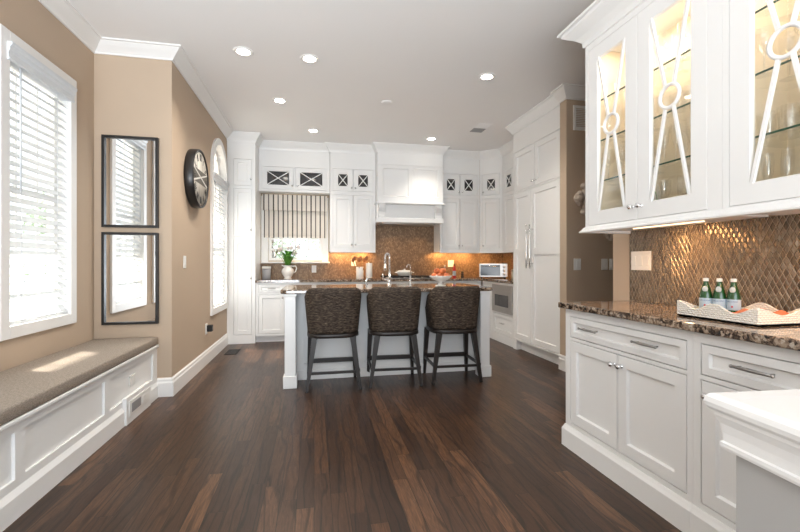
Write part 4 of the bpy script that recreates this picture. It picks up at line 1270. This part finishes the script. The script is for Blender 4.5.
B().lathe([(.030, 0), (.032, .01), (.022, .045), (.028, .07), (.018, .078), (0, .079)], seg=20).done('base', 'espresso', t)
B().lathe([(.018, .0795), (.026, .09), (.02, .105), (.006, .112), (0, .113)], seg=20).done('head', 'espresso', t)

# toaster oven
t = thing('toaster_oven', 'stainless steel toaster oven on the corner counter', 'toaster oven', (2.935, 6.39, CT), math.radians(-24))
w, dd, h = .46, .30, .245
B().box(-w / 2, .012, .018, w / 2, dd, h, .008).done('housing', 'steel', t)
B().box(-w / 2, -.004, .018, w / 2, .0119, h, .004).done('front_panel', 'steel', t)
o = B().box(-w / 2 + .02, -.014, .045, w / 2 - .12, -.0041, h - .025, .004).done('glass_door', 'ovenglass', t)
B().tube([(-w / 2 + .03, -.035, h - .045), (w / 2 - .13, -.035, h - .045)], .006, 8).tube([(-w / 2 + .04, -.014, h - .045), (-w / 2 + .04, -.035, h - .045)], .004, 6).tube([(w / 2 - .14, -.014, h - .045), (w / 2 - .14, -.035, h - .045)], .004, 6).done('handle', 'chrome', o)
for k in range(3):
    B().lathe([(.020, 0), (.019, .014), (0, .0145)], mtx=Matrix.Translation((w / 2 - .055, -.0045, .065 + k * .062)) @ Matrix.Rotation(math.pi / 2, 4, 'X'), seg=18).done('dial', 'steel', t)
for sx in (-1, 1):
    for yy in (.03, dd - .03): B().lathe([(.012, 0), (.012, .0178), (0, .0178)], cx=sx * (w / 2 - .04), cy=yy, seg=12).done('foot', 'blackmat', t)
t = thing('coffee_canister', 'small grey canister between the toaster oven and the pantry', 'canister', (3.08, 5.93, CT))
B().lathe([(.052, 0), (.055, .004), (.055, .12), (0, .121)], seg=24).done('body', 'steel', t)
B().lathe([(.057, .1215), (.057, .145), (.04, .15), (0, .151)], seg=24).done('lid', 'grey', t)

# under cabinet lamps of the kitchen
for (x, y, sx, r) in ((.45, 6.85, .30, 0), (.8, 6.85, .25, 0), (2.2, 6.85, .3, 0), (2.6, 6.85, .3, 0), (3.02, 6.68, .25, 0)):
    light('under_cabinet_lamp', 'AREA', (x, y, 1.362), (0, .15, -1), 1.6, (1, .55, .20), shape='RECTANGLE', size=sx, size_y=.03)
light('under_cabinet_lamp', 'AREA', (3.25, 5.9, 1.362), (.15, 0, -1), 2.0, (1, .55, .20), shape='RECTANGLE', size=.03, size_y=.6)
for x in (1.3, 1.76):
    light('hood_lamp', 'SPOT', (x, 6.72, 1.81), (0, .1, -1), 5, (1, .66, .36), spot_size=math.radians(110), spot_blend=.8, shadow_soft_size=.03)

# ------------------------------------------------------------------ outside
struct(B().box(-40, -20, -.62, -2.05, 45, -.5).box(-2.05, YK + .2, -.62, 25, 45, -.5).done('ground', 'lawn'), 'grey paved ground outside the windows', 'paving')
def tree_proto(label):
    t = thing('garden_tree', label, 'tree', (0, 0, -.5), 0, 'trees outside the windows')
    b = B().tube([(0, 0, 0), (.05, 0, 1.2), (.0, .05, 2.6)], [.14, .11, .06], 8)
    for k in range(5):
        a = k * 1.26; b.tube([(.03, .02, 1.3 + .2 * k), (math.cos(a) * .9, math.sin(a) * .9, 2.3 + .25 * k)], [.05, .015], 5)
    b.done('trunk', 'bark', t)
    rr = random.Random(3); b = B()
    cl = [(rr.uniform(-1, 1), rr.uniform(-1, 1), rr.uniform(1.0, 4.2), rr.uniform(.5, .9)) for _ in range(16)]
    for (cx, cy, cz, r) in cl:
        for _ in range(150):
            d = Vector((rr.gauss(0, 1), rr.gauss(0, 1), rr.gauss(0, 1))).normalized() * r * rr.uniform(.5, 1)
            c = Vector((cx, cy, cz)) + d; q = Vector((rr.gauss(0, 1), rr.gauss(0, 1), rr.gauss(0, 1))).to_track_quat('Z', 'Y').to_matrix()
            v = [b.bm.verts.new(c + q @ Vector(p)) for p in ((-.08, 0, 0), (0, -.045, .01), (.08, 0, 0), (0, .045, .01))]
            b.bm.faces.new(v)
    b.done('foliage', 'leaf', t)
    return t
tp = tree_proto('leafy tree outside directly beyond the kitchen window'); tp.location = (-1.3, 13.0, -.5)
dup(tp, 'leafy tree outside at the right edge of the kitchen window', (1.2, 14.5, -.5), 1.2)
dup(tp, 'leafy tree outside the tall bench window', (-10.0, 8.5, -.5), 2.2)
dup(tp, 'leafy tree outside the arched window', (-8.5, 17.0, -.5), 4.0)
